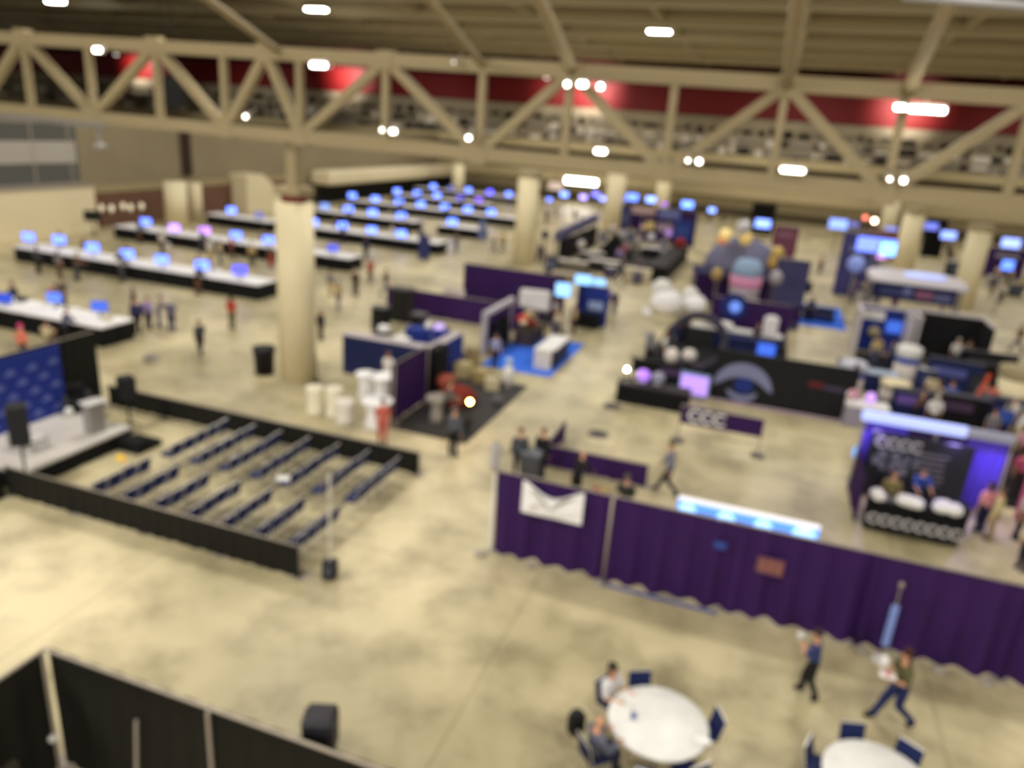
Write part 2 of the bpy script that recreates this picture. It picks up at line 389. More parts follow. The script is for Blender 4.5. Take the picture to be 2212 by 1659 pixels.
a = onY(2030, -2, 9.5); b = onY(2240, 16, 9.5)
MB().tube(a + (a - b) * .4, b, .045).build('tube', mat('grey_pipe', (150, 148, 150), .5), t, True)
MB().tube((a + b) / 2, (a + b) / 2 + Vector((0, 0, 3.0)), .02).build('hanger', M_GREYRAIL, t)
# grey duct hung under the truss at left
a = onY(-60, 243, TR_Y - 1.2); b = onY(218, 271, TR_Y - 1.2)
t = thing('cable_tray', 'grey cable tray slung under the truss at upper left', 'tray')
MB().bar(a, b, .4, .22).build('tray', M_SILVER, t)
MB().tube(b + Vector((-.15, 0, 0)), b + Vector((-.15, 0, -.7)), .06).build('drop_pipe', M_SILVER, t)
MB().lathe([(.08, 0), (.3, -.1), (.32, -.22), (.1, -.26)][::-1], c=(b.x - .15, b.y, b.z - .65)).build('horn', M_SILVER, t, True)
for px, y0, y1, lb in ((366, 165, 232, 'black loudspeaker box hanging inside the truss at upper left'),):
    p0 = onY(px, y0, 40); p1 = onY(px, y1, 40)
    t = thing('hanging_speaker', lb, 'speaker', (p0.x, 40, p1.z))
    cbn = MB().box((0, 0, (p0.z - p1.z) / 2), (1.25, .9, p0.z - p1.z), bev=.08).build('cabinet', M_BLACK, t)
    MB().box((0, -.47, (p0.z - p1.z) / 2), (1.1, .04, p0.z - p1.z - .2)).build('grille', mat('speaker_grille', (34, 34, 36), .9), cbn)
    MB().tube((-.4, 0, p0.z - p1.z), (-.4, 0, 22.4 - p1.z), .03).tube((.4, 0, p0.z - p1.z), (.4, 0, 22.4 - p1.z), .03).build('cable', M_BLACK, t)

# ------------------------------------------------------------------ lamps
def lamp(name, label, p, wd, ht, strength, up, grp, rgb=(255, 250, 238), down=False):
    t = thing(name, label, 'light', p, 0, grp)
    g = glow('lamp_lens_%d' % int(strength), rgb, strength)
    if down:
        MB().box((0, 0, .22), (wd + .3, 1.0, .3), bev=.08).build('housing', M_GREYRAIL, t)
        MB().box((0, 0, 0), (wd, .8, .12), bev=.03).build('lens', g, t)
    else:
        MB().box((0, .12, .02), (wd + .12, .2, ht + .12), bev=.04).build('housing', M_GREYRAIL, t)
        MB().box((0, 0, 0), (wd, .06, ht), bev=.02).build('lens', g, t)
    if up: MB().tube((0, .1, ht / 2), (0, .1 if p.y > 60 else .66, up - p.z), .035).build('hanger', M_GREYRAIL, t)
    return t
NY = TR_Y - .75
for px, py, wd, hh, lb in ((210, 108, .34, .14, 'lamp on the truss at far left'), (688, 141, .62, .14, 'wide lamp on the truss above the nearest column'),
        (1225, 182, .12, .12, 'left lamp of the bright trio on the truss'), (1258, 182, .26, .14, 'middle lamp of the bright trio on the truss'), (1297, 187, .14, .14, 'right lamp of the bright trio on the truss'),
        (1945, 232, .28, .12, 'smaller left lamp of the pair at upper right'), (2003, 237, .92, .14, 'long right lamp of the pair at upper right')):
    q = onY(px, py, NY); lamp('truss_lamp', lb, q, wd, hh, 18, zt(q.x, top) - .1, 'lamps on the truss')
for px, py, wd, hh, s, lb in ((530, 252, .12, .11, 9, 'small lamp below the truss node left of the column'), (825, 281, .09, .09, 9, 'left of two touching lamps under the truss'), (849, 284, .2, .12, 12, 'right of two touching lamps under the truss'),
        (1012, 298, .12, .12, 11, 'single small lamp left of the trio above the centre'), (1297, 327, .34, .12, 13, 'oval lamp below the trio'),
        (1486, 347, .08, .08, 9, 'left small lamp of the close pair right of centre'), (1510, 349, .12, .12, 11, 'right small lamp of the close pair right of centre'), (1712, 368, .66, .12, 11, 'wide lamp under the middle of the right truss bay'),
        (1922, 387, .08, .08, 9, 'left small lamp below the right truss node'), (1952, 390, .12, .12, 11, 'right small lamp below the right truss node'), (980, 135, .06, .06, 2, 'faint small lamp on the truss top chord')):
    q = onY(px, py, NY); lamp('flood_lamp', lb, q, wd, hh, s, max(zt(q.x, bot) + .1, q.z + .3), 'flood lamps below the truss')
q = onY(1255, 392, FAR - 6.3); t = lamp('linear_lamp', 'longest glowing lamp low above the distant blue screens', q, 5.2, .8, 22, 6.2, None)
# floods washing the red band, hung close in front of it
for i, px in enumerate((252, 712, 1262, 1975, 1180)):
    q = onY(px, 112 + .055 * px, FAR - 6.5); q.z = 18.6; t = thing('wall_washer', 'flood light hung in front of the red band, %s from the left' % ORD[[0, 1, 3, 4, 2][i]], 'light', q, 0, 'floods washing the red band')
    MB().box((0, 0, .1), (.8, .35, .3), bev=.04).build('housing', M_GREYRAIL, t); MB().tube((0, 0, .2), (0, 0, 22.4 - q.z), .04).build('hanger', M_GREYRAIL, t); MB().box((0, .05, -.06), (.7, .3, .03)).build('lens', glow('washer_lens', (255, 240, 225), 8), t)
    ld = bpy.data.lights.new('washer_light', 'SPOT'); ld.energy = 12000 if i < 4 else 2500; ld.spot_size = D2R(100); ld.spot_blend = 1.0; ld.shadow_soft_size = .6; ld.color = (1, .93, .86)
    lo = bpy.data.objects.new('washer_light', ld); COL.objects.link(lo); lo.parent = t; lo.location = (0, .1, -.15); lo.rotation_euler = (D2R(84), 0, 0)
for px, py, lb in ((120, 4, 'ceiling lamp at the upper left corner'), (683, 21, 'ceiling lamp above the nearest column'), (1424, 69, 'ceiling lamp right of the picture centre')):
    lamp('high_bay_lamp', lb, at(px, py, 21.2), 2.2, .5, 40, 23.0, 'high bay lamps under the roof', down=True)
t = thing('linear_sign', 'pale pinkish glowing sign left of the longest lamp', 'sign', onY(1200, 402, FAR - 6.4))
MB().box((0, 0, 0), (2.4, .3, 1.3), bev=.1).build('face', mat('pale_sign', (226, 206, 196), .6, emit=.25), t); MB().box((0, .3, 0), (2.0, .3, 1.0)).tube((0, .3, 0), (0, .3, 2.2), .06).build('bracket', M_DARK, t)

# ================================================================== PEOPLE
def body_pose(pose):
    """joints of a 1.72 m figure facing -Y, feet on z=0; returns nodes, edges, radii and a label per edge"""
    J, R, E = {}, {}, []
    def j(n, p, r, par=None, lab='torso'):
        J[n] = Vector(p); R[n] = r
        if par: E.append((par, n, lab))
    hz = 0.93; lean = 0.0
    if pose == 'sit': hz = 0.50
    if pose in ('walk', 'carry', 'drink'): lean = -.05
    if pose == 'lean': lean = -.16
    j('pelvis', (0, 0, hz), (.135, .105))
    j('waist', (0, lean * .3, hz + .17), (.125, .095), 'pelvis')
    j('chest', (0, lean * .7, hz + .36), (.155, .11), 'waist')
    j('neckb', (0, lean, hz + .50), (.085, .07), 'chest')
    j('neck', (0, lean - .01, hz + .57), (.052, .052), 'neckb', 'skin')
    j('jaw', (0, lean - .035, hz + .63), (.066, .075), 'neck', 'skin')
    j('head', (0, lean - .025, hz + .71), (.08, .098), 'jaw', 'skin')
    j('crown', (0, lean - .01, hz + .78), (.052, .062), 'head', 'skin')
    j('nose', (0, lean - .135, hz + .685), (.011, .013), 'head', 'skin')
    for s, n in ((-1, 'l'), (1, 'r')):
        sh = Vector((s * .19, lean * .9, hz + .455)); j('sh' + n, sh, (.062, .062), 'chest')
        if pose == 'stand': el = sh + Vector((s * .05, .02, -.29)); wr = el + Vector((s * .0, -.07, -.25))
        elif pose == 'walk': el = sh + Vector((s * .05, s * .13, -.26)); wr = el + Vector((0, s * .05 - .10, -.23))
        elif pose == 'carry': el = sh + Vector((s * .06, -.02, -.28)); wr = el + Vector((-s * .06, -.24, .06))
        elif pose == 'drink' and s > 0: el = sh + Vector((s * .07, -.16, -.20)); wr = el + Vector((-s * .06, -.12, .22))
        elif pose == 'drink': el = sh + Vector((s * .06, -.02, -.28)); wr = el + Vector((-s * .06, -.24, .06))
        elif pose == 'sit': el = sh + Vector((s * .06, -.10, -.26)); wr = el + Vector((-s * .05, -.23, .06))
        elif pose == 'lean': el = sh + Vector((s * .05, -.12, -.25)); wr = el + Vector((-s * .02, -.18, -.10))
        else: el = sh + Vector((s * .05, 0, -.29)); wr = el + Vector((0, -.06, -.25))
        j('el' + n, el, (.044, .044), 'sh' + n, 'sleeve'); mid = el.lerp(wr, .4); j('fa' + n, mid, (.040, .040), 'el' + n, 'forearm'); j('wr' + n, wr, (.027, .024), 'fa' + n, 'forearm')
        d = (wr - el).normalized(); side = Vector((s, 0, 0)); side = (side - d * side.dot(d)).normalized(); up = d.cross(side)
        pm = wr + d * .065; j('pm' + n, pm, (.034, .019), 'wr' + n, 'hand')
        curl = Vector((-s * .3, 0, -.4)) if pose in ('carry', 'sit', 'drink') else Vector((-s * .5, -.3, 0))
        for k, (off, ln) in enumerate(((-.027, .062), (-.009, .074), (.009, .069), (.026, .052))):
            b = pm + up * off + d * .022; c = b + d * ln * .55 + curl * .008; e = c + (d + curl * .8).normalized() * ln * .45
            j('f%d%s' % (k, n), b, (.010, .010), 'pm' + n, 'hand'); j('g%d%s' % (k, n), c, (.009, .009), 'f%d%s' % (k, n), 'hand'); j('h%d%s' % (k, n), e, (.008, .008), 'g%d%s' % (k, n), 'hand')
        tb = wr + d * .03 - up * .03; te = tb + d * .035 - up * .028
        j('t0' + n, tb, (.012, .012), 'pm' + n, 'hand'); j('t1' + n, te, (.010, .010), 't0' + n, 'hand')
        hp = Vector((s * .095, 0, hz - .03)); j('hp' + n, hp, (.098, .10), 'pelvis', 'legs')
        if pose in ('walk', 'carry', 'drink'):
            if pose == 'drink' and s < 0: kn = Vector((s * .10, -.14, .50)); an = Vector((s * .10, -.15, .09))
            elif pose == 'drink': kn = Vector((s * .10, -.0, .49)); an = Vector((s * .10, .20, .12))
            elif s < 0: kn = Vector((s * .10, -.20, .50)); an = Vector((s * .10, -.36, .10))
            else: kn = Vector((s * .10, -.02, .49)); an = Vector((s * .10, .34, .16))
        elif pose == 'sit': kn = Vector((s * .13, -.43, .50)); an = Vector((s * .13, -.42, .09))
        else: kn = Vector((s * .105, -.02, .50)); an = Vector((s * .11, .02, .09))
        j('kn' + n, kn, (.063, .065), 'hp' + n, 'legs'); cf = kn.lerp(an, .35) + Vector((0, .012, 0)); j('cf' + n, cf, (.056, .058), 'kn' + n, 'legs')
        j('an' + n, an, (.040, .043), 'cf' + n, 'legs')
        toe = an + Vector((0, -.15, -.055)); back = pose in ('walk', 'carry', 'drink') and s > 0
        if back: toe = an + Vector((0, -.11, -.11))
        j('to' + n, toe, (.042, .032), 'an' + n, 'feet'); hl = an + Vector((0, .045, -.045)); j('he' + n, hl, (.036, .036), 'an' + n, 'feet')
    return J, R, E
BODY = {}
def make_body(pose):
    J, R, E = body_pose(pose); names = list(J)
    me = bpy.data.meshes.new('sk'); me.from_pydata([tuple(J[n]) for n in names], [(names.index(a), names.index(b)) for a, b, l in E], []); me.update()
    o = bpy.data.objects.new('sk', me); COL.objects.link(o)
    mo = o.modifiers.new('s', 'SKIN'); mo.use_smooth_shade = True
    sv = me.skin_vertices[0].data
    for i, n in enumerate(names): sv[i].radius = R[n]; sv[i].use_root = (n == 'pelvis')
    su = o.modifiers.new('ss', 'SUBSURF'); su.levels = 1; su.render_levels = 1
    dg = bpy.context.evaluated_depsgraph_get(); dg.update()
    body = bpy.data.meshes.new_from_object(o.evaluated_get(dg)); body.name = 'body_' + pose
    bpy.data.objects.remove(o, do_unlink=True)
    segs = [(J[a], J[b], l) for a, b, l in E]
    labs = []
    body.update()
    for f in body.polygons:
        c = f.center; best, bl = 9, 'torso'
        for a, b, l in segs:
            d = b - a; t = max(0, min(1, (c - a).dot(d) / max(1e-9, d.length_squared))); q = (c - (a + d * t)).length
            if l in ('hand',): q += .01
            if q < best: best, bl = q, l
        hzv = J['pelvis'].z
        if bl == 'torso' and c.z < hzv - .02: bl = 'legs'
        labs.append(bl)
    def sub(labset, off, nm):
        vs, fs, mp = [], [], {}
        nr = [v.normal.copy() for v in body.vertices]
        for f, l in zip(body.polygons, labs):
            if l in labset:
                q = []
                for vi in f.vertices:
                    if vi not in mp: mp[vi] = len(vs); vs.append(tuple(body.vertices[vi].co + nr[vi] * off))
                    q.append(mp[vi])
                fs.append(q)
        m = bpy.data.meshes.new(nm); m.from_pydata(vs, [], fs); m.update(); m.polygons.foreach_set('use_smooth', [True] * len(fs)); return m
    hd = J['head']
    h1, h2 = MB(), MB()
    # short hair cap and long hair
    h1.lathe([(.001, .105), (.055, .098), (.088, .06), (.097, .0), (.092, -.03)][::-1], c=(hd.x, hd.y + .022, hd.z + .025), n=16, sy=1.12)
    h2.v, h2.f = list(h1.v), list(h1.f); h2.lathe([(.04, -.25), (.085, -.2), (.09, -.08), (.085, .04), (.04, .07)], c=(hd.x, hd.y + .06, hd.z), n=12, sy=.6)
    def m_of(mb, nm):
        m = bpy.data.meshes.new(nm); m.from_pydata(mb.v, [], mb.f); m.update(); m.polygons.foreach_set('use_smooth', [True] * len(m.polygons)); return m
    fc = MB()
    for s in (-1, 1): fc.ball((s * .032, hd.y - .088, hd.z - .005), .011, 8, 5)
    fc.box((0, hd.y - .093, hd.z - .068), (.042, .02, .009))
    ea = MB()
    for s in (-1, 1): ea.ball((s * .088, hd.y + .01, hd.z - .01), .022, 8, 5)
    BODY[pose] = dict(body=body, shirt=sub({'torso', 'sleeve'}, .026, 'shirt'), longshirt=sub({'torso', 'sleeve', 'forearm'}, .028, 'jacket'), trousers=sub({'legs'}, .022, 'trousers'),
                      shoes=sub({'feet'}, .014, 'shoes'), hair=m_of(h1, 'hair'), longhair=m_of(h2, 'long_hair'), face=m_of(fc, 'face'), ears=m_of(ea, 'ears'), J=J)
for p_ in ('stand', 'walk', 'carry', 'drink', 'sit', 'lean'): make_body(p_)
def hand_pos(loc, heading, pose, side, h=1.72):
    p = BODY[pose]['J']['pm' + side] * (h / 1.72); a = D2R(heading)
    return Vector((loc[0] + p.x * math.cos(a) - p.y * math.sin(a), loc[1] + p.x * math.sin(a) + p.y * math.cos(a), p.z))
M_FACE = mat('eye_and_lip', (60, 34, 30), .5)
def person(loc, heading, pose, label, shirt, pants, hair=(44, 34, 28), longsleeve=False, longhair=False, skin=None, shoe=(28, 26, 26), h=1.72, z=0.0, group=None, cap=None):
    """heading in degrees: 0 looks toward -Y (toward the camera), 90 toward +X"""
    B = BODY[pose]; t = thing('person', label, 'person', (loc[0], loc[1], z), D2R(heading), group); t.scale = (h / 1.72,) * 3
    def part(nm, me, m, par=None):
        o = bpy.data.objects.new(nm, me); COL.objects.link(o); o.parent = par or t
        if not me.materials: me.materials.append(None)
        o.material_slots[0].link = 'OBJECT'; o.material_slots[0].material = m; return o
    bd = part('body', B['body'], skin or M_SKIN)
    part('jacket' if longsleeve else 'shirt', B['longshirt' if longsleeve else 'shirt'], col(shirt)); part('trousers', B['trousers'], col(pants)); part('shoes', B['shoes'], col(shoe))
    if hair is not None: part('hair', B['longhair' if longhair else 'hair'], col(cap or hair))
    part('face', B['face'], M_FACE, bd); part('ears', B['ears'], skin or M_SKIN, bd)
    return t

# ================================================================== PROTOTYPES
def drape_wall(label, a, b, h, panels, m=None, z0=0.03, posts=True, group=None, amp=.05, wave=.4, post_front=True, name='pipe_and_drape'):
    """pipe-and-drape wall from ground point a to b: cloth panels, uprights with base plates, top rail"""
    a = Vector((a[0], a[1], 0)); b = Vector((b[0], b[1], 0)); d = b - a; L = d.length; ang = math.atan2(d.y, d.x)
    t = thing(name, label, 'drape', a, ang, group); m = m or M_PURPLE
    for k in range(panels):
        MB().drape((L * k / panels - .02, 0), (L * (k + 1) / panels + .02, 0), z0, h, amp, wave).build('curtain', m, t, True)
    MB().tube((0, 0, h + .015), (L, 0, h + .015), .025).build('top_rail', M_GREYRAIL, t, True)
    if posts:
        for k in range(panels + 1):
            u = MB().tube((L * k / panels, -.09 if post_front else .12, 0), (L * k / panels, -.09 if post_front else .12, h + .0), .028).build('upright', M_GREYRAIL, t, True)
            MB().box((L * k / panels, -.09 if post_front else .12, .008), (.4, .4, .016)).build('base_plate', M_GREYRAIL, u)
    return t

def make_table(label, L=2.38, W=.92, h=1.0, cloth=None, skirt=None, loc=(0, 0, 0), rz=0, group=None, name='draped_table'):
    t = thing(name, label, 'table', loc, rz, group)
    MB().box((0, 0, h - .02), (L, W, .04)).box((0, 0, h - .06), (L - .02, W - .02, .06)).build('table_top', cloth or M_WHITECLOTH, t)
    s = MB(); i = .02
    for a, b in (((-L / 2 + i, -W / 2 + i), (L / 2 - i, -W / 2 + i)), ((L / 2 - i, -W / 2 + i), (L / 2 - i, W / 2 - i)), ((L / 2 - i, W / 2 - i), (-L / 2 + i, W / 2 - i)), ((-L / 2 + i, W / 2 - i), (-L / 2 + i, -W / 2 + i))):
        s.drape(a, b, .02, h - .07, .012, .18)
    s.build('skirt', skirt or M_BLACKSKIRT, t, True)
    return t

def make_monitor(label, loc, rz, w=.62, h=.38, strength=6, rgb=(96, 150, 255), z=.0, group='blue screens on the long tables', stand=.28, name='monitor', cat='monitor'):
    t = thing(name, label, cat, loc, rz, group)
    bz = MB().box((0, 0, stand + h / 2), (w + .04, .05, h + .04), bev=.01).build('bezel', M_BLACK, t)
    MB().box((0, -.028, stand + h / 2), (w, .01, h)).build('screen', glow('screen_%d_%d_%d_%d' % (*rgb, strength * 10), (min(255, int(rgb[0] * 1.12)), min(255, int(rgb[1] * .96)), rgb[2]), strength * .42), bz)
    MB().box((0, .03, stand / 2 + .02), (.07, .03, stand + .1)).box((0, .02, .01), (.28 + .1 * (w > 1), .2 + .2 * (w > 1), .02)).build('stand', M_BLACK, t)
    return t

# ================================================================== LEFT: LONG TABLES WITH BLUE SCREENS
rowsY = {'nearest': (25.35, 4, -28.1), 'second': (37.0, 8, -28.4), 'third': (48.2, 9, -28.9), 'fourth': (59.7, 10, -27.0), 'fifth': (71.0, 10, -27.5), 'sixth': (83.2, 9, -27.6), 'seventh': (95.5, 8, -36.0), 'farthest': (108.5, 7, -36.5)}
base_t = {}
rows = {'nearest': [(12, 672), (118, 643), (215, 662)],
        'second': [(62, 513), (128, 519), (200, 536), (275, 550), (350, 562), (437, 574), (518, 585)],
        'third': [(315, 480), (377, 493), (442, 499), (510, 509), (580, 519), (719, 537)],
        'fourth': [(500, 455), (560, 465), (677, 480), (740, 488), (803, 499), (867, 507)],
        'fifth': [(702, 446), (753, 452), (805, 461), (867, 469), (977, 483)],
        'sixth': [(761, 423), (811, 430), (862, 437), (909, 443), (961, 449), (1010, 456), (1061, 461)],
        'seventh': [(858, 414), (901, 419), (944, 424), (995, 430), (1034, 434)],
        'farthest': [(936, 403), (974, 410), (1012, 412), (1058, 416), (1099, 420)]}
MON_X = {rn: [onY(px, py, min(max(at(px, py, 1.5).y, rowsY[rn][0] + .5), rowsY[rn][0] + 1.5)).x for px, py in l] for rn, l in rows.items()}
TABLE_TOP = 1.0
for rn, (y0, n, xr) in rowsY.items():
    for k in range(n):
        x = xr - 1.22 - k * 2.46
        if rn in ('fourth', 'fifth', 'sixth', 'seventh') and k > 0 and not any(abs(m - x) < 1.9 for m in MON_X[rn]): continue
        for side in (0, 1):
            lb = 'white-topped black-skirted table, %s from right, %s screen row, %s side' % (ORD[k], rn, 'front' if side == 0 else 'rear')
            loc = (x, y0 + .47 + side * .96, 0)
            if not base_t: base_t['t'] = make_table(lb, loc=loc, group='white-topped screen tables'); o = base_t['t']
            else: o = dup(base_t['t'], loc, 0, lb)
special = {(518, 585): ((70, 84, 240), 5), (118, 643): ((80, 130, 235), 2.2), (215, 662): ((60, 105, 215), 1.8), (12, 672): ((40, 80, 200), 1.6), (377, 493): ((165, 150, 255), 5), (442, 499): ((175, 145, 250), 4.5),
           (560, 465): ((110, 130, 190), 1.5), (702, 446): ((110, 160, 230), 3), (719, 537): ((70, 90, 200), 3), (974, 410): ((90, 110, 190), 2), (995, 430): ((90, 95, 225), 4), (1034, 434): ((110, 90, 225), 4), (1058, 416): ((80, 90, 250), 8)}
for rn, l in rows.items():
    for k, (px, py) in enumerate(sorted(l)):
        p = at(px, py, TABLE_TOP + .5)
        y0, n, xr = rowsY[rn]; y = min(max(p.y, y0 + .5), y0 + 1.5); q = onY(px, py, y)
        rgb, s = special.get((px, py), ((92, 140, 255), 6.0 if rn in ('second', 'third') else 8.0))
        big = rn in ('sixth', 'seventh', 'farthest', 'fifth')
        colr = {(518, 585): 'deep blue', (377, 493): 'lilac', (442, 499): 'pinkish lilac', (1058, 416): 'violet-blue', (1034, 434): 'violet', (995, 430): 'dim violet', (974, 410): 'dim grey-blue', (560, 465): 'dim grey-blue'}.get((px, py), 'bright blue')
        st = max(.12, q.z - TABLE_TOP - (.22 if not big else .26))
        w_, h_ = (.84, .54) if not big else (.95, .6)
        if rn == 'nearest': w_, h_ = .74, .48
        t = make_monitor('%s screen on the %s table row, %s from the left' % (colr, rn, ORD[k]), (q.x, q.y, TABLE_TOP), D2R(18 if q.x > -40 else 22) * 0 + D2R(random.uniform(16, 30)), w_, h_, s, rgb, stand=min(st, .5))
        # small clutter beside each screen
for rn, k, dx, lb in (('nearest', 1, 0, ''),):
    pass
items = [(170, 620 + 50, 'white paper stack', (235, 232, 228)), (60, 648, 'dark grey folded jacket', (66, 66, 72)), (28, 640, 'dark grey backpack', (58, 60, 66)), (150, 655, 'white box', (238, 236, 232)),
         (232, 692, 'cream folder', (214, 204, 176)), (330, 566, 'white rounded box', (244, 242, 238)), (545, 590, 'white tray', (236, 234, 230)), (486, 584, 'white tray', (236, 234, 236)),
         (255, 560, 'dark bag', (40, 40, 52)), (360, 528, 'white bag', (226, 220, 212))]
for i, (px, py, nm, rgb) in enumerate(items):
    z = TABLE_TOP if i != 9 else .5; p = at(px, py, z)
    if i != 9: ry = rowsY['nearest' if py > 600 else 'second']; p.y = min(max(p.y, ry[0] + .4), ry[0] + 1.5); p.x = min(p.x, ry[2] - .4)
    t = thing(nm.replace(' ', '_'), nm + ' on the %s screen tables, %s clutter item' % ('nearest' if py > 600 else 'farther', ORD[i]), nm.split()[-1], (p.x, p.y, TABLE_TOP if i != 9 else 0), random.uniform(0, 3))
    MB().box((0, 0, .1 if i != 9 else .3), (.5, .38, .2 if i != 9 else .6), bev=.05).build('body', col(rgb), t); MB().box((0, 0, .21 if i != 9 else .62), (.3, .2, .03)).build('flap', col(tuple(int(c * .85) for c in rgb)), t)

# black monitor trolley and banner stands among the tables
def banner(label, px, py, w, h, m, cat='banner', rz=0):
    b = at(px, py); t = thing('retractable_banner', label, cat, (b.x, b.y, 0), rz)
    MB().box((0, 0, h / 2 + .08), (w, .03, h)).build('panel', m, t); MB().box((0, 0, .05), (w + .1, .3, .1), bev=.02).build('base', M_GREYRAIL, t); MB().tube((0, .03, .1), (0, .03, h), .015).build('pole', M_GREYRAIL, t)
    return t
banner('tall navy banner stand with white base at the end of the fourth screen row', 915, 563, 1.0, 2.0, col((52, 56, 110)))
banner('slim blue-grey banner stand below the sixth screen row', 1040, 520, .7, 2.0, col((110, 124, 170)))
b = onX(203, 498, LX + 3)
t = thing('black_television', 'black television on a stand at the right end of the low cream wall', 'television', (b.x, b.y, 0), D2R(35))
MB().box((0, 0, 1.6), (1.3, .1, .85), bev=.02).build('screen', M_BLACK, t); MB().box((0, 0, .6), (.1, .08, 1.2)).box((0, 0, .04), (.7, .5, .06)).build('stand', M_BLACK, t)

# ================================================================== STAGE AREA AT LEFT
SX1, SX0, SY0, SY1, SZ = -19.1, -22.45, 13.95, 18.0, .6
t = thing('stage_platform', 'low stage with pale grey top and black skirt at the left edge', 'stage', (0, 0, 0))
MB().box(((SX0 + SX1) / 2, (SY0 + SY1) / 2, SZ - .04), (SX1 - SX0, SY1 - SY0, .08), bev=.01).build('deck', M_STAGE, t)
s = MB(); s.drape((SX0, SY0 + .02), (SX1 - .02, SY0 + .02), .01, SZ - .08, .012, .2); s.drape((SX1 - .02, SY0 + .02), (SX1 - .02, SY1 - .02), .01, SZ - .08, .012, .2); s.drape((SX1 - .02, SY1 - .02), (SX0, SY1 - .02), .01, SZ - .08, .012, .2)
s.build('skirt', M_BLACKSKIRT, t, True)
for k in range(3): MB().box(((SX0 + SX1) / 2, SY0 + .9 + k * 1.2, .25), (SX1 - SX0 - .4, .08, .5)).build('support', M_BLACK, t)
t = thing('stage_steps', 'black steps at the right-hand far corner of the low stage', 'steps', (-18.72, 17.6, 0))
MB().box((0, 0, .2), (1.0, .5, .4)).build('upper_step', M_BLACKSKIRT, t); MB().box((0, .5, .1), (1.0, .5, .2)).build('lower_step', M_BLACKSKIRT, t)
# blue backdrop on stage
BX = -22.0
zb = onX(130, 742, BX).z
t = thing('blue_backdrop', 'royal blue step-and-repeat backdrop with faint pale logos on the stage', 'backdrop', (BX, 13.4, SZ))
MB().box((0, 2.32, (zb - SZ) / 2), (.05, 4.64, zb - SZ)).build('panel', M_BLUE, t)
lg = MB(); k = 0
for r in range(6):
    for c in range(6):
        y = .45 + c * .78 + (r % 2) * .38; z = .25 + r * .4
        if y < 4.4 and z < zb - SZ - .2:
            lg.box((.03, y, z), (.01, .34, .07)); lg.box((.03, y + .02, z + .1), (.01, .2, .05))
lg.build('logo_print', mat('pale_logo', (112, 122, 186), .7), t)
MB().tube((-.04, 4.6, -SZ + SZ), (-.04, 4.6, zb - SZ), .03).build('upright', M_GREYRAIL, t)
drape_wall('black-olive pipe and drape standing behind the blue backdrop', (-22.6, 13.0), (-22.6, 20.0), heightat((-22.6, 20.0), 205, 716), 2, M_BLACKCLOTH, post_front=False)
# stage furniture
p = at(207, 932, SZ)
t = thing('lectern', 'silver-grey lectern standing on the stage', 'lectern', (p.x, p.y, SZ), D2R(80))
MB().box((0, 0, .5), (.55, .4, 1.0), taper=.9, bev=.03).build('body', M_SILVER, t); MB().box((0, -.04, 1.05), (.7, .5, .06), bev=.02).build('reading_top', mat('pale_silver', (200, 198, 196), .3), t)
MB().tube((.2, .1, 1.08), (.22, -.1, 1.4), .012).build('microphone', M_BLACK, t)
p = at(168, 884, SZ)
t = thing('leather_armchair', 'black leather armchair beside the lectern on the stage', 'armchair', (p.x, p.y, SZ), D2R(60))
MB().box((0, 0, .22), (.75, .7, .36), bev=.06).build('seat', M_BLACK, t); MB().box((0, .33, .55), (.75, .16, .6), bev=.06).build('backrest', M_BLACK, t)
for s_ in (-1, 1): MB().box((s_ * .37, 0, .35), (.13, .7, .5), bev=.05).build('arm', mat('dark_grey_leather', (60, 60, 64), .35), t)
p = at(150, 897, SZ)
t = thing('white_ball_lamp', 'small white round object on the stage floor by the backdrop', 'lamp', (p.x, p.y, SZ)); MB().ball((0, 0, .14), .14).build('globe', M_WHITE, t, True); MB().lathe([(.06, 0), (.06, .03)]).build('foot', M_GREYRAIL, t)
p = at(62, 968, SZ)
t = thing('coffee_table', 'low glass-topped coffee table in the middle of the stage', 'table', (p.x, p.y, SZ), 0)
MB().box((0, 0, .4), (1.1, .5, .03)).build('table_top', mat('pale_glass_top', (206, 202, 196), .2), t)
fr = MB()
for sy in (-1, 1): fr.box((0, sy * .25, .38), (1.14, .04, .05))
for sx in (-1, 1): fr.box((sx * .55, 0, .38), (.04, .5, .05))
fr.build('frame', M_SILVER, t)
for sx in (-1, 1):
    for sy in (-1, 1): MB().tube((sx * .53, sy * .23, 0), (sx * .53, sy * .23, .38), .018).build('leg', M_SILVER, t)
def tripod_speaker(label, base, top_z, w, h, rz=0):
    t = thing('tripod_speaker_stand', label[0], 'stand', (base[0], base[1], base[2]), rz)
    MB().tube((0, 0, .12), (0, 0, top_z - h), .035).build('pole', M_BLACK, t)
    for k in range(3):
        a = k * 2 * PI / 3 + .4; MB().tube((0, 0, .5), (.5 * math.cos(a), .5 * math.sin(a), .02), .02).build('leg', M_BLACK, t)
    q = thing('loudspeaker', label[1], 'speaker', (base[0], base[1], base[2] + top_z - h), rz)
    cbn = MB().box((0, 0, h / 2), (w, w * .9, h), bev=.04).build('cabinet', M_BLACK, q); MB().box((0, -w * .46, h / 2), (w * .9, .02, h * .9)).build('grille', mat('speaker_grille', (34, 34, 36), .9), cbn)
b = at(283, 936); hz_ = heightat(b, 280, 812)
tripod_speaker(('black tripod under the loudspeaker at the far corner of the stage', 'black loudspeaker on a pole at the far corner of the stage'), (b.x, b.y, 0), hz_, .5, .8, D2R(70))
b = at(38, 1062); hz_ = heightat(b, 45, 868)
tripod_speaker(('black tripod under the loudspeaker at the near corner of the stage', 'black loudspeaker tilted on a pole at the near corner of the stage'), (b.x + .3, b.y + .1, 0), hz_, .5, 1.2, D2R(50))
b = at(20, 1078)
b.x -= .55; b.y -= .45
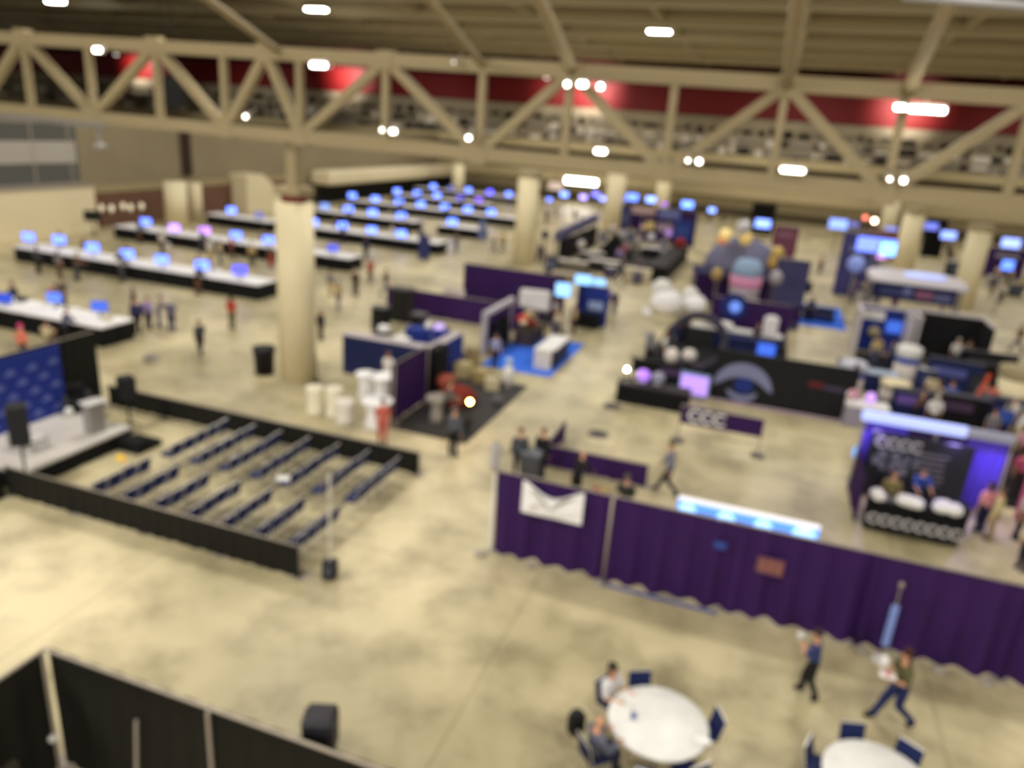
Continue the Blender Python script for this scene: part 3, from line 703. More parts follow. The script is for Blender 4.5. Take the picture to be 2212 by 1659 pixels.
t = thing('subwoofer', 'black subwoofer box standing at the left frame edge below the stage', 'speaker', (b.x - .1, b.y + .15, 0), 0)
MB().box((0, 0, .45), (1.0, .7, .9), bev=.04).build('cabinet', M_BLACK, t); MB().box((0, -.36, .45), (.85, .02, .75)).build('grille', mat('speaker_grille', (34, 34, 36), .9), t)
t = thing('equipment_case', 'small dark grey case on top of the subwoofer at the left edge', 'case', (b.x - .1, b.y + .15, .9), 0)
MB().box((0, 0, .12), (.6, .45, .24), bev=.05).build('shell', col((78, 80, 88)), t); MB().tube((-.12, -.24, .16), (.12, -.24, .16), .02).build('handle', M_BLACK, t)
# low black fences
drape_wall('low black drape fence along the near side of the seating', (-19.3, 13.66), (-9.62, 13.66), .92, 4, M_BLACKCLOTH, post_front=False, amp=.02)
drape_wall('low black drape fence along the far side of the seating', (-22.4, 20.2), (-9.6, 20.25), .80, 5, M_BLACKCLOTH, post_front=False, amp=.02)
# seating
def make_chair(label, group, back=.88, name='banquet_chair'):
    t = thing(name, label, 'chair', (0, 0, 0), 0, group)
    MB().box((0, 0, .45), (.48, .46, .08), bev=.025).build('seat', M_NAVY, t)
    MB().add([(p[0], p[1] + (p[2] - .5) * .22, p[2]) for p in MB().box((0, .20, .69), (.47, .05, .38), bev=.015).v], MB().box((0, .20, .69), (.47, .05, .38), bev=.015).f).build('backrest', M_NAVY, t)
    for sx in (-1, 1):
        MB().tube((sx * .2, -.19, .42), (sx * .21, -.21, 0), .013, n=6).build('leg', M_CHROME, t)
        MB().tube((sx * .21, .20, .42), (sx * .21, .27, 0), .013, n=6).build('leg', M_CHROME, t)
    f = MB()
    for sx in (-1, 1): f.tube((sx * .225, .19, .42), (sx * .225, .285, back - .02), .014, n=6)
    f.tube((-.225, .285, back - .01), (.225, .285, back - .01), .02, n=6); MB().tube((-.2, -.2, .41), (.2, -.2, .41), .012, n=6).build('stretcher', M_CHROME, t)
    f.build('frame', M_CHROME, t)
    return t
chair0 = None
for blk, (ya, yb, n) in (('near', (14.25, 15.85, 4)), ('far', (17.2, 19.35, 5))):
    for r in range(7):
        x = -16.75 + r * 1.09
        for k in range(n):
            y = ya + (yb - ya) * k / (n - 1)
            lb = 'navy chair, %s block, %s row from the stage, %s seat from the near fence' % (blk, ORD[r], ORD[k])
            if chair0 is None: chair0 = make_chair(lb, 'navy chairs facing the stage'); chair0.location = (x, y, 0); chair0.rotation_euler = (0, 0, -PI / 2)
            else: dup(chair0, (x + random.uniform(-.03, .03), y, 0), -PI / 2 + random.uniform(-.05, .05), lb)
p = at(612, 1034, .5)
t = thing('white_paper', 'white paper lying on a navy chair in the far seating block', 'paper', (p.x, p.y, .5), .4); MB().box((0, 0, .012), (.42, .3, .024)).build('sheet', M_WHITE, t)
p = at(255, 999, .8)
t = thing('yellow_cap', 'small yellow cap on a chair of the first row', 'cap', (p.x, p.y + .1, .86)); MB().ball((0, 0, .04), .13, sz=.7).build('crown', col((255, 205, 60)), t, True); MB().box((.12, 0, .0), (.14, .2, .02), bev=.008).build('brim', col((240, 190, 50)), t)
# pole stand with weight
b = at(713, 1248)
t = thing('pole_stand', 'tall thin white pole rising from a black weight box beside the seating', 'stand', (b.x, b.y, 0), .3)
MB().box((0, 0, .26), (.36, .36, .5), bev=.05).build('weight_box', M_BLACK, t); MB().box((0, -.19, .3), (.2, .01, .3)).build('panel', col((70, 72, 84)), t)
MB().tube((0, 0, .5), (0, 0, heightat(b, 719, 1022)), .035).build('pole', col((206, 200, 188)), t)
# waste bin
b = at(572, 806)
t = thing('waste_bin', 'black waste bin on the floor left of the big column', 'bin', (b.x, b.y, 0))
MB().lathe([(.40, 0), (.46, 1.10), (.50, 1.12), (.50, 1.18), (.43, 1.18), (.40, 1.0)], n=24).build('body', M_BLACK, t, True); MB().lathe([(.48, 1.0), (.485, 1.1)]).build('liner_rim', col((40, 38, 44)), t)
b = at(684, 826)
t = thing('stanchion_post', 'slim dark post on the floor right of the big column', 'post', (b.x, b.y, 0)); MB().lathe([(.17, 0), (.17, .03), (.03, .05)], n=20).build('base', M_BLACK, t); MB().tube((0, 0, .04), (0, 0, 1.25), .03).build('pole', col((50, 48, 46)), t)
b = at(326, 780)
t = thing('luggage_cart', 'small silver hand cart standing alone left of the big column', 'cart', (b.x, b.y, 0), .4)
MB().box((0, 0, .22), (.5, .6, .05), bev=.01).build('platform', M_SILVER, t); MB().tube((-.22, .3, .2), (-.22, .36, 1.0), .018).tube((-.22, .36, 1.0), (.22, .36, 1.0), .018).tube((.22, .36, 1.0), (.22, .3, .2), .018).build('handle', M_CHROME, t)
for sx in (-1, 1):
    for sy in (-1, 1): MB().tube((sx * .24, sy * .24, .1), (sx * .29, sy * .24, .1), .1, n=16).build('wheel', col((206, 202, 196)), t)

# ================================================================== NEAR CURTAIN, BOTTOM LEFT
NH = 2.44
ca = at(96, 1404, NH); c1 = at(466, 1521, NH); c2 = at(800, 1653, NH); cl = at(0, 1462, NH)
t = thing('pipe_and_drape', 'black drape wall with grey posts across the bottom left corner', 'drape', (0, 0, 0))
yy = ca.y
MB().drape((ca.x + .02, yy + .06), (c1.x, yy + .06), .03, NH, .03, .45).build('curtain', M_BLACKCLOTH, t, True)
MB().drape((c1.x, yy + .06), (c1.x + 3.2, yy + .08), .03, NH, .03, .45).build('curtain', M_BLACKCLOTH, t, True)
MB().drape((c1.x + 3.2, yy + .08), (c1.x + 6.4, yy + .08), .03, NH, .03, .45).build('curtain', M_BLACKCLOTH, t, True)
MB().drape((ca.x - .03, yy), (ca.x - .03, yy - 3.2), .03, NH, .03, .45).build('curtain', M_BLACKCLOTH, t, True)
MB().tube((ca.x, yy, NH + .02), (c1.x + 6.4, yy + .02, NH + .02), .028).build('top_rail', M_GREYRAIL, t)
MB().tube((ca.x, yy, NH + .02), (ca.x, yy - 3.2, NH + .02), .028).build('top_rail', M_GREYRAIL, t)
for x in (ca.x, c1.x, c1.x + 3.2, c1.x + 6.4):
    MB().tube((x, yy - .05, 0), (x, yy - .05, NH), .032).build('upright', M_GREYRAIL, t); MB().box((x, yy - .05, .01), (.45, .45, .02)).build('base_plate', M_GREYRAIL, t)
mp = onY(272, 1576, yy - .35)
t = thing('spare_upright', 'short grey pole standing against the black drape between two posts', 'pole', (mp.x, mp.y, 0)); MB().tube((0, 0, .02), (0, .2, mp.z), .026).build('tube', M_GREYRAIL, t); MB().box((0, 0, .01), (.4, .4, .02)).build('base_plate', M_GREYRAIL, t)
a = at(-40, 1548, .9); b = at(106, 1608, .9)
t = thing('covered_table', 'dark olive-grey cloth-covered table behind the black drape corner', 'table', (b.x - 1.1, b.y - .9, 0), 0)
MB().box((0, 0, .87), (1.9, 1.0, .05), bev=.02).build('table_top', col((66, 62, 50)), t); s = MB()
s.drape((-.94, .48), (.94, .48), .02, .85, .015, .2); s.drape((.94, .48), (.94, -.48), .02, .85, .015, .2); s.drape((-.94, -.48), (.94, -.48), .02, .85, .015, .2); s.build('cloth', col((60, 56, 46)), t, True)
p = onY(133, 1657, yy - .5)
t = thing('white_clamp', 'small white clamp on the corner post at the very bottom', 'clamp', (ca.x + .03, yy - .12, p.z)); MB().ball((0, 0, 0), .07).build('knob', M_WHITE, t, True); MB().box((0, .03, 0), (.04, .08, .04)).build('jaw', M_GREYRAIL, t)
p = onY(692, 1575, yy + .55)
t = thing('loudspeaker', 'dark grey loudspeaker rising over the black drape at the bottom', 'speaker', (p.x, p.y, p.z - .32), D2R(20))
MB().box((0, 0, .30), (.5, .46, .68), bev=.07).build('cabinet', mat('charcoal_cabinet', (44, 43, 48), .5), t); MB().box((0, .235, .3), (.42, .02, .56)).build('grille', M_BLACK, t)
t = thing('speaker_stand', 'black stand carrying the dark grey loudspeaker behind the drape', 'stand', (p.x, p.y, 0)); MB().tube((0, 0, .1), (0, 0, p.z - .34), .035).build('pole', M_BLACK, t)
for k in range(3): MB().tube((0, 0, .5), (.4 * math.cos(k * 2.1 + .5), .4 * math.sin(k * 2.1 + .5), .02), .02).build('leg', M_BLACK, t)

# ================================================================== PURPLE DRAPE WALL
PY = 16.95
PL = at(1063, 1192)
t = drape_wall('long purple drape wall crossing the lower right', (PL.x, PY), (PL.x + 15.3, PY), 2.44, 5, M_PURPLE, amp=.11, wave=.62, post_front=False)
ux = onY(1315, 1150, PY - .12).x; MB().tube((ux - PL.x, -.12, 0), (ux - PL.x, -.12, 2.46), .04).build('upright', M_GREYRAIL, t, True); MB().box((ux - PL.x, -.12, .01), (.4, .4, .02)).build('base_plate', M_GREYRAIL, t)
MB().box((-.06, -.02, 1.2), (.06, .06, 2.3)).build('end_post', M_WHITE, t)
q1 = onY(1133, 1022, PY - .1); q2 = onY(1266, 1048, PY - .1); q3 = onY(1132, 1100, PY - .1)
t = thing('cloth_banner', 'white cloth banner sagging from the top of the purple drape', 'banner', (q1.x, PY - .13, 0))
Wd = q2.x - q1.x; zt_, zb_ = 2.42, q3.z - .05; vs, fs = [], []; n = 16
for r in range(9):
    for i in range(n + 1):
        u = i / n; v = r / 8; sag = .30 * max(0.0, math.sin(PI * u)) ** 1.5 * (1 - v) ** 1.2
        vs.append((Wd * u, -.05 * math.sin(PI * u) * (1 + math.sin(9 * v + 3 * u)) * .8 - .02, zt_ + (zb_ - zt_) * v - sag))
for r in range(8):
    for i in range(n): fs.append((r * (n + 1) + i, r * (n + 1) + i + 1, (r + 1) * (n + 1) + i + 1, (r + 1) * (n + 1) + i))
me_ = MB(); me_.add(vs, fs); me_.add([(x, y + .012, z) for x, y, z in vs], [f[::-1] for f in fs]); me_.build('cloth', M_WHITECLOTH, t, True)
fl = MB(); fl.add([(Wd * .12, -.10, zt_ - .12), (Wd * .5, -.17, zt_ - .62), (Wd * .88, -.10, zt_ - .12), (Wd * .5, -.14, zt_ - .42), (Wd * .12, -.08, zt_ - .12), (Wd * .5, -.12, zt_ - .60), (Wd * .88, -.08, zt_ - .12)], [(0, 1, 3), (1, 2, 3), (4, 3, 5), (5, 3, 6), (0, 4, 5, 1), (1, 5, 6, 2)])
fl.build('folded_flap', M_WHITECLOTH, t, True)
bn = MB()
for r in range(3): bn.box((Wd * (.3 + .04 * r), -.075, zb_ + .16 + r * .09), (Wd * .36, .01, .035))
bn.build('print', col((196, 188, 172)), t)
for i_, (px, py, w_, h_, rgb, nm, lb) in enumerate(((1556, 1176, .3, .2, (48, 66, 140), 'blue_sticker', 'small blue sticker on the purple drape'), (1664, 1222, .62, .42, (122, 78, 84), 'faded_orange_sign', 'faded orange-brown sign pinned to the purple drape'))):
    q = onY(px, py, PY - .1); t = thing(nm, lb, 'sign', (q.x, PY - .14, q.z)); MB().box((0, 0, 0), (w_, .02, h_)).build('sheet', col(rgb), t)
    pr = MB()
    for k in range(3): pr.box((-.18 + k * .18, -.015, .0), (.09, .008, h_ * .7)) if i_ else pr.box((0, -.015, -.06 + .05 * k), (.2, .008, .02))
    pr.build('print', col((150, 100, 84) if i_ else (70, 96, 180)), t)
# light-blue slim lamp against the drape with round top
b = at(1902, 1425); q = onY(1920, 1320, PY - .35)
t = thing('floor_lamp', 'slim light-blue standing banner light against the purple drape', 'lamp', (b.x, PY - .4, 0))
MB().box((0, 0, .95), (.16, .06, 1.1), bev=.02).build('shade', mat('pale_blue_shade', (120, 140, 200), .4, emit=.15), t); MB().tube((0, 0, .04), (0, 0, 2.0), .015).build('pole', M_GREYRAIL, t); MB().ball((0, 0, 2.03), .06).build('finial', M_GREYRAIL, t, True); MB().lathe([(.2, 0), (.2, .03)]).build('base', M_WHITE, t)
for k, (px, py) in enumerate(((1045, 1190), (1150, 1222), (1858, 1417), (2030, 1462), (2135, 1490), (1295, 1258))):
    b = at(px, py); t = thing('drape_weight', 'small pale grey weight at the foot of the purple drape, %s of six' % ORD[k], 'weight', (b.x, PY - .3, 0), k); MB().box((0, 0, .06), (.3, .22, .12), bev=.04).build('bag', col((170, 162, 152)), t); MB().tube((-.06, 0, .13), (.06, 0, .13), .012).build('handle', M_GREYRAIL, t)
# blue power strip / cable cover along foot of drape
t = thing('blue_cable_cover', 'thin blue cable cover along the foot of the purple drape', 'cover', (at(1310, 1262).x, PY - .22, 0)); MB().box((1.4, 0, .015), (2.8, .1, .03), bev=.01).build('strip', col((40, 70, 150)), t); MB().box((1.4, 0, .034), (2.6, .03, .006)).build('ridge', col((60, 92, 176)), t)

# bright light box behind the purple wall
a = onY(1466, 1070, PY + .75); b = onY(1772, 1142, PY + .75)
t = thing('light_box_sign', 'long glowing sign with white top edge and blue panels behind the purple drape', 'sign', (a.x, PY + .75, 0)); L = b.x - a.x; zt_ = a.z
MB().box((L / 2, .0, zt_ - .06), (L, .16, .08), bev=.02).build('top_edge', glow('sign_white', (240, 238, 245), .45), t)
MB().box((L / 2, -.02, zt_ - .40), (L - .02, .2, .56)).build('blue_panel', glow('sign_blue', (92, 150, 240), .9), t)
for u in (.08, .36, .62, .90): MB().ball((L * u, -.12, zt_ - .30), .22 + .06 * (u > .8), sz=.8).build('spotlight', glow('sign_spot', (160, 210, 255), 1.3), t, True)
for u in (.03, .5, .97): MB().box((L * u, .05, (zt_ - .6) / 2), (.08, .08, zt_ - .6)).build('leg', M_GREYRAIL, t)

# ================================================================== ROUND TABLES AND CHAIRS, BOTTOM RIGHT
def round_table(label, c, r=.93):
    t = thing('round_table', label, 'table', (c[0], c[1], 0))
    MB().lathe([(r - .01, .70), (r, .715), (r, .75), (r - .012, .76)], n=56).build('table_top', M_WHITE, t, True)
    for k in range(4):
        a = k * PI / 2 + PI / 4; MB().tube((.5 * math.cos(a), .5 * math.sin(a), .70), (.62 * math.cos(a), .62 * math.sin(a), 0), .018).build('leg', M_GREYRAIL, t)
    return t
M_MARBLE = mat('marbled_plastic', (230, 229, 226), .35, var=.16, scale=3.5)
tabs = ((-.45, 11.68), (3.36, 11.85))
for c, lb in zip(tabs, ('round white table with two people seated at its left', 'round white table cut by the bottom edge')):
    t = round_table(lb, c); 
    for ch in t.children:
        if ch.name.startswith('table_top'): ch.data.materials[0] = M_MARBLE
def chair_at(px, py, c, lb):
    p = at(px, py, .86); d = Vector((c[0] - p.x, c[1] - p.y)); rz = math.atan2(d.y, d.x) + PI / 2
    bx, by = -math.sin(rz) * .28, math.cos(rz) * .28; q = Vector((p.x - bx - c[0], p.y - by - c[1])); q = q.normalized() * max(q.length, .94)
    return dup(chair0, (c[0] + q.x, c[1] + q.y, 0), rz, lb, 'navy chairs around the round tables')
for px, py, lb in ((1388, 1462, 'navy chrome chair at the far side of the round table with seated people'), (1548, 1543, 'navy chrome chair at the right of the round table with seated people'), (1512, 1650, 'navy chrome chair at the lower right of the round table with seated people'), (1400, 1668, 'navy chrome chair at the bottom of the round table with seated people'),
                   (1302, 1462, 'navy chair under the person in the white top'), (1262, 1600, 'navy chair under the person in the grey-blue shirt')):
    chair_at(px, py, tabs[0], lb)
for px, py, lb in ((1772, 1612, 'navy chrome chair left of the cut-off round table'), (1852, 1579, 'navy chrome chair beyond the cut-off round table'), (1970, 1608, 'navy chrome chair right of the cut-off round table')):
    chair_at(px, py, tabs[1], lb)
p = at(1368, 1552, .76)
t = thing('drink_carton', 'small blue and white carton standing on the round table', 'carton', (p.x, p.y, .762), .5); MB().box((0, 0, .08), (.08, .08, .16), bev=.01).build('carton_body', col((92, 110, 168)), t); MB().box((0, 0, .18), (.08, .02, .04)).build('gable', M_WHITE, t)
p = at(1528, 1603, .76)
t = thing('white_plate', 'white plate and napkin at the right edge of the round table', 'plate', (p.x - .12, p.y, .762)); MB().lathe([(.05, 0), (.12, .01), (.15, .025), (.12, .02), (.02, .015)], n=24).build('rim', M_WHITE, t, True); MB().box((.1, -.03, .035), (.16, .1, .02)).build('napkin', M_WHITECLOTH, t)
p = at(1240, 1555, .75); c = tabs[0]
t = thing('black_backpack', 'black backpack hanging on the chair left of the round table', 'bag', (p.x + .05, p.y, .45), .4); MB().box((0, 0, .25), (.34, .24, .52), bev=.1).build('body', M_BLACK, t); MB().tube((-.08, -.13, .42), (-.08, -.14, .1), .02).tube((.08, -.13, .42), (.08, -.14, .1), .02).build('strap', M_BLACK, t)
def heading_to(p, q): return math.degrees(math.atan2(q[0] - p[0], -(q[1] - p[1])))
p = at(1300, 1462, .86); s1 = Vector((p.x, p.y)); d = (Vector(tabs[0]) - s1).normalized(); s1 = s1 + d * .22
person(s1, heading_to(s1, tabs[0]), 'sit', 'person in a white sleeveless top with dark hair seated at the round table', (216, 214, 218), (48, 46, 52), (52, 46, 36), longhair=True, z=.0)
p = at(1262, 1600, .86); s2 = Vector((p.x, p.y)); d = (Vector(tabs[0]) - s2).normalized(); s2 = s2 + d * .25
person(s2, heading_to(s2, tabs[0]), 'sit', 'person in a grey-blue shirt seated at the lower left of the round table', (98, 100, 118), (40, 44, 66), None, longsleeve=True)

# the two walkers near the purple drape
b = at(1742, 1503); person((b.x, b.y), -100, 'drink', 'walking person in a navy shirt and black trousers in front of the purple drape', (48, 62, 112), (22, 22, 26), (58, 40, 40), h=1.62)
bb = BODY['carry']['J']
q = at(1738, 1368, 1.35)
t = thing('white_cup', 'white cup held up by the walking person in the navy shirt', 'cup', hand_pos((b.x, b.y), -100, 'drink', 'r', 1.62) + Vector((-.03, 0, -.02))); MB().lathe([(.05, 0), (.075, .18), (.078, .185)], n=16).build('cup_body', M_WHITE, t, True); MB().lathe([(.054, .145), (.054, .16), (.03, .17)], n=16).build('lid', M_WHITECLOTH, t, True)
b = at(1925, 1562); person((b.x, b.y), -75, 'carry', 'long-haired person in an olive top and navy jeans striding left by the purple drape', (92, 88, 58), (30, 40, 88), (60, 30, 26), longhair=True, h=1.78)
t = thing('white_bag', 'white paper bag held in the arms of the long-haired walking person', 'bag', hand_pos((b.x, b.y), -75, 'carry', 'l', 1.78) + Vector((0, 0, .0))); MB().box((0, 0, .1), (.16, .12, .2), bev=.02).build('bag_body', M_WHITE, t); MB().box((0, 0, .21), (.12, .08, .04)).build('fold', M_WHITECLOTH, t)
q = at(1908, 1412, 1.35)
t = thing('food_tray', 'white and pink tray carried in front of the long-haired walking person', 'tray', hand_pos((b.x, b.y), -75, 'carry', 'r', 1.78) + Vector((-.05, 0, .06))); MB().box((0, 0, 0), (.3, .2, .03), bev=.01).build('tray_base', M_WHITE, t); MB().ball((0, 0, .05), .07, sz=.6).build('food', col((214, 140, 150)), t, True)

# ================================================================== BOOTHS, CENTRE LEFT
def box_thing(name, label, cat, c, d, m, rz=0, bev=.03, extra=None, z=0, part_name='body'):
    t = thing(name, label, cat, (c[0], c[1], z), rz); MB().box((0, 0, d[2] / 2), d, bev=bev).build(part_name, m, t)
    if extra: extra(t)
    return t
def carpet(label, x0, y0, x1, y1, m):
    t = thing('carpet', label, 'carpet', ((x0 + x1) / 2, (y0 + y1) / 2, 0)); MB().box((0, 0, .006), (x1 - x0, y1 - y0, .012)).build('pile', m, t)
    e = MB()
    for sx in (-1, 1): e.box((sx * (x1 - x0) / 2, 0, .007), (.05, y1 - y0, .016))
    for sy in (-1, 1): e.box((0, sy * (y1 - y0) / 2, .007), (x1 - x0, .05, .016))
    e.build('edging', m, t); return t
carpet('charcoal carpet of the booth beside the white highboy tables', -12.3, 23.35, -9.2, 30.6, M_GREYCARPET)
carpet('dark grey carpet behind the navy counter', -17.0, 28.75, -12.95, 33.8, mat('slate_carpet', (40, 40, 46), .95, var=.3, scale=4))
for k, (x, y, a) in enumerate(((-14.2, 31.8, .5), (-13.5, 32.6, 2.2), (-15.4, 33.0, -1.2), (-13.4, 30.6, 1.2))): dup(chair0, (x, y, 0), a, 'navy chair behind the navy counter, %s of four' % ORD[k], 'navy chairs behind the navy counter')
carpet('bright blue carpet left of the aisle', -12.2, 32.4, -8.7, 38.9, M_BLUECARPET)
carpet('bright blue carpet between the dome booth and the canopy booth', 1.7, 52.1, 5.6, 59.5, M_BLUECARPET)
# purple side drape of the charcoal booth
hp = heightat((-12.4, 23.7), 856, 775)
drape_wall('purple side drape at the left of the charcoal carpet', (-12.4, 23.7), (-12.4, 26.6), 2.35, 1, M_PURPLE, amp=.05)
t = thing('display_shelf', 'tall black shelf unit behind the purple side drape', 'shelf', (-12.2, 27.3, 0), 0)
MB().box((0, 0, 1.1), (.5, 1.2, 2.2), bev=.02).build('carcass', M_BLACKSKIRT, t)
for k in range(4): MB().box((.1, 0, .35 + k * .5), (.5, 1.1, .04)).build('shelf_board', M_BLACK, t)
# navy counter enclosure
t = thing('navy_booth_counter', 'navy booth walls with pale grey ledge left of the charcoal carpet', 'counter', (0, 0, 0)); H_ = 1.75
MB().box((-14.95, 28.1, H_ / 2), (4.4, .12, H_)).build('front_panel', M_NAVYWALL, t); MB().box((-12.8, 29.7, H_ / 2), (.12, 3.3, H_)).build('side_panel', M_BLUE, t)
MB().box((-14.95, 28.35, H_ + .02), (4.5, .62, .05), bev=.01).box((-12.98, 29.9, H_ + .03), (.5, 2.8, .05), bev=.01).build('ledge', col((176, 168, 172)), t)
MB().box((-12.9, 28.0, H_ + .05), (.6, .5, .03)).build('corner_cap', col((150, 140, 140)), t)
for px, py, w_, h_, lb in ((830, 715, .5, .3, 'white stack of leaflets on the navy counter ledge'), (868, 733, .7, .15, 'white tray on the navy counter ledge')):
    p = at(px, py, H_ + .1); box_thing('leaflet_stack', lb, 'leaflets', (p.x, p.y), (w_, .4, h_), M_WHITE, bev=.04, z=H_ + .05, extra=lambda q: MB().box((0, 0, .32), (.2, .15, .02)).build('top_sheet', M_WHITECLOTH, q))
p = at(818, 735, 1.2); person((p.x, 29.3), 20, 'stand', 'grey-haired person in white behind the navy counter', (232, 228, 226), (60, 60, 70), (170, 164, 158), h=1.75)
p = at(868, 748, 0); person((-12.75, 25.0), 60, 'stand', 'person in a coral top looking over the purple side drape', (226, 120, 88), (60, 40, 60), (150, 80, 60), h=1.8)
make_table('royal blue covered table inside the navy booth', 2.2, .9, .95, M_BLUE, M_BLUE, (at(925, 712, .9).x, at(925, 712, .9).y, 0), .25)
p = at(925, 712, .9) + Vector((.55, .1, 0)); make_monitor('open laptop glowing pale blue on the royal blue table', (p.x, p.y, .95), .5, .5, .32, 1.6, (190, 195, 255), stand=.03, name='laptop', cat='laptop', group=None)
p = at(925, 712, .9) + Vector((.05, -.1, 0)); box_thing('white_flower_bowl', 'round white bowl beside the glowing laptop', 'bowl', (p.x, p.y), (.36, .36, .3), M_WHITE, z=.95, bev=.12, extra=lambda q: MB().ball((0, 0, .32), .12).build('flowers', M_WHITECLOTH, q, True))
for px, py, w_, h_, rgb, lb in ((822, 690, .8, 1.5, (18, 18, 22), 'tall black cabinet at the back of the navy booth'), (868, 660, 1.2, 1.9, (44, 44, 48), 'dark grey storage unit beside the black cabinet'), (905, 688, .7, 1.1, (58, 62, 92), 'dark blue-grey chair back in the navy booth')):
    b = at(px, py + 34); box_thing('storage_cabinet', lb, 'cabinet', (b.x, b.y), (w_, .7, h_), col(rgb), bev=.04, extra=lambda q, w_=w_, h_=h_: (MB().box((0, -.36, h_ * .5), (w_ * .9, .02, h_ * .9)).build('door', M_BLACK, q), MB().box((0, 0, h_ + .04), (w_ + .06, .76, .05)).build('top', col((96, 92, 92)), q)))
# purple drapes behind
drape_wall('low purple drape in front of the tall purple drape', (at(862, 660).x, 39.4), (-12.4, 39.4), 1.5, 3, M_PURPLE, post_front=False)
e = onY(1222, 600, 42.2)
drape_wall('tall purple drape in front of the middle cream column', (-17.3, 42.2), (e.x, 42.2), 2.95, 3, M_PURPLE, post_front=False, amp=.06)
q = onY(978, 628, 39.2); t = thing('white_banner_strip', 'pale strip sign on top of the low purple drape', 'sign', (q.x, 39.31, q.z - .2)); MB().box((0, 0, .1), (1.35, .04, .45), bev=.015).build('strip', col((206, 196, 192)), t); MB().box((0, -.03, .1), (.9, .01, .08)).build('print', col((150, 140, 140)), t)
# purple side booth with grey portal frame
pb = at(1043, 768); t = thing('portal_frame', 'pale grey portal frame around a dark purple panel', 'frame', (pb.x, pb.y, 0)); ph = heightat(pb, 1038, 672)
MB().box((0, 0, ph / 2), (.25, .3, ph), bev=.02).build('upright', col((172, 166, 172)), t)
MB().box((0.1, 1.9, ph - .08), (.26, 3.9, .24), bev=.02).build('beam', col((196, 190, 196)), t)
MB().box((0, 3.75, ph / 2), (.2, .2, ph)).build('rear_upright', col((172, 166, 172)), t)
MB().drape((.05, .2), (.05, 3.6), .02, ph - .25, .05, .5).build('panel', M_PURPLE, t, True)
for k in range(2): MB().box((.32, .9 + k * 1.2, .8), (.3, .8, 1.6), bev=.05).build('dark_cabinet', M_BLACKSKIRT, t)
# pale tower sign, blue screens and counter
b = at(1150, 712); zt_ = heightat(b, 1148, 626); zb_ = heightat(b, 1148, 668)
t = thing('pale_sign_tower', 'pale rounded sign box on a post above the colourful stall', 'sign', (b.x, b.y, 0), .15); MB().box((0, 0, (zt_ + zb_) / 2), (1.75, .5, zt_ - zb_), bev=.1).build('sign_box', col((226, 222, 224)), t); MB().box((0, 0, zb_ / 2), (.5, .3, zb_)).build('post', col((130, 124, 126)), t)
for px, py, w_, h_, s_, lb, pyb in ((1208, 625, .85, .75, 1.9, 'bright light-blue screen left of the blue booth', 720), (1250, 603, .95, .55, 2.0, 'bright light-blue screen above the blue booth, left of two', 700), (1282, 612, .9, .6, 1.8, 'bright light-blue screen above the blue booth, right of two', 700)):
    b = at(px, pyb); z = heightat(b, px, py); t = thing('wall_screen', lb, 'screen', (b.x, b.y, 0), D2R(8)); MB().box((0, 0, z), (w_ + .08, .08, h_ + .08), bev=.02).build('bezel', M_BLACK, t); MB().box((0, -.045, z), (w_, .01, h_)).build('display', glow('cyan_%d' % px, (146, 200, 255), s_ * .75), t); MB().box((0, .04, z / 2), (.12, .06, z)).box((0, .05, .03), (.7, .5, .06)).build('stand', M_BLACK, t)
b = at(1270, 706); zt_ = heightat(b, 1270, 620)
t = thing('blue_booth_wall', 'royal blue booth wall under the bright light-blue screens', 'booth', (b.x, b.y + .5, 0), 0); MB().box((0, 0, zt_ / 2), (1.9, .12, zt_)).build('panel', M_BLUE, t); MB().box((.25, -.1, zt_ * .52), (.9, .04, .5)).build('pale_poster', col((160, 176, 214)), t); MB().box((0, 0, zt_ + .03), (2.0, .2, .06)).build('cap', M_GREYRAIL, t)
make_table('dark navy counter table below the blue booth wall', 1.7, .7, 1.0, M_NAVYWALL, M_BLACKSKIRT, (at(1270, 700, 0).x, at(1270, 700).y - .8, 0))
make_table('white-topped counter with white leg at the edge of the blue carpet', 2.6, .95, 1.0, M_WHITE, M_NAVYWALL, (-9.35, 35.0, 0), PI / 2)
box_thing('white_pedestal', 'white pedestal at the near end of the white-topped counter', 'pedestal', (-9.4, 33.45), (.8, .4, .98), col((214, 206, 200)), extra=lambda q: MB().box((0, 0, 1.0), (.84, .44, .04)).build('cap', M_WHITE, q))
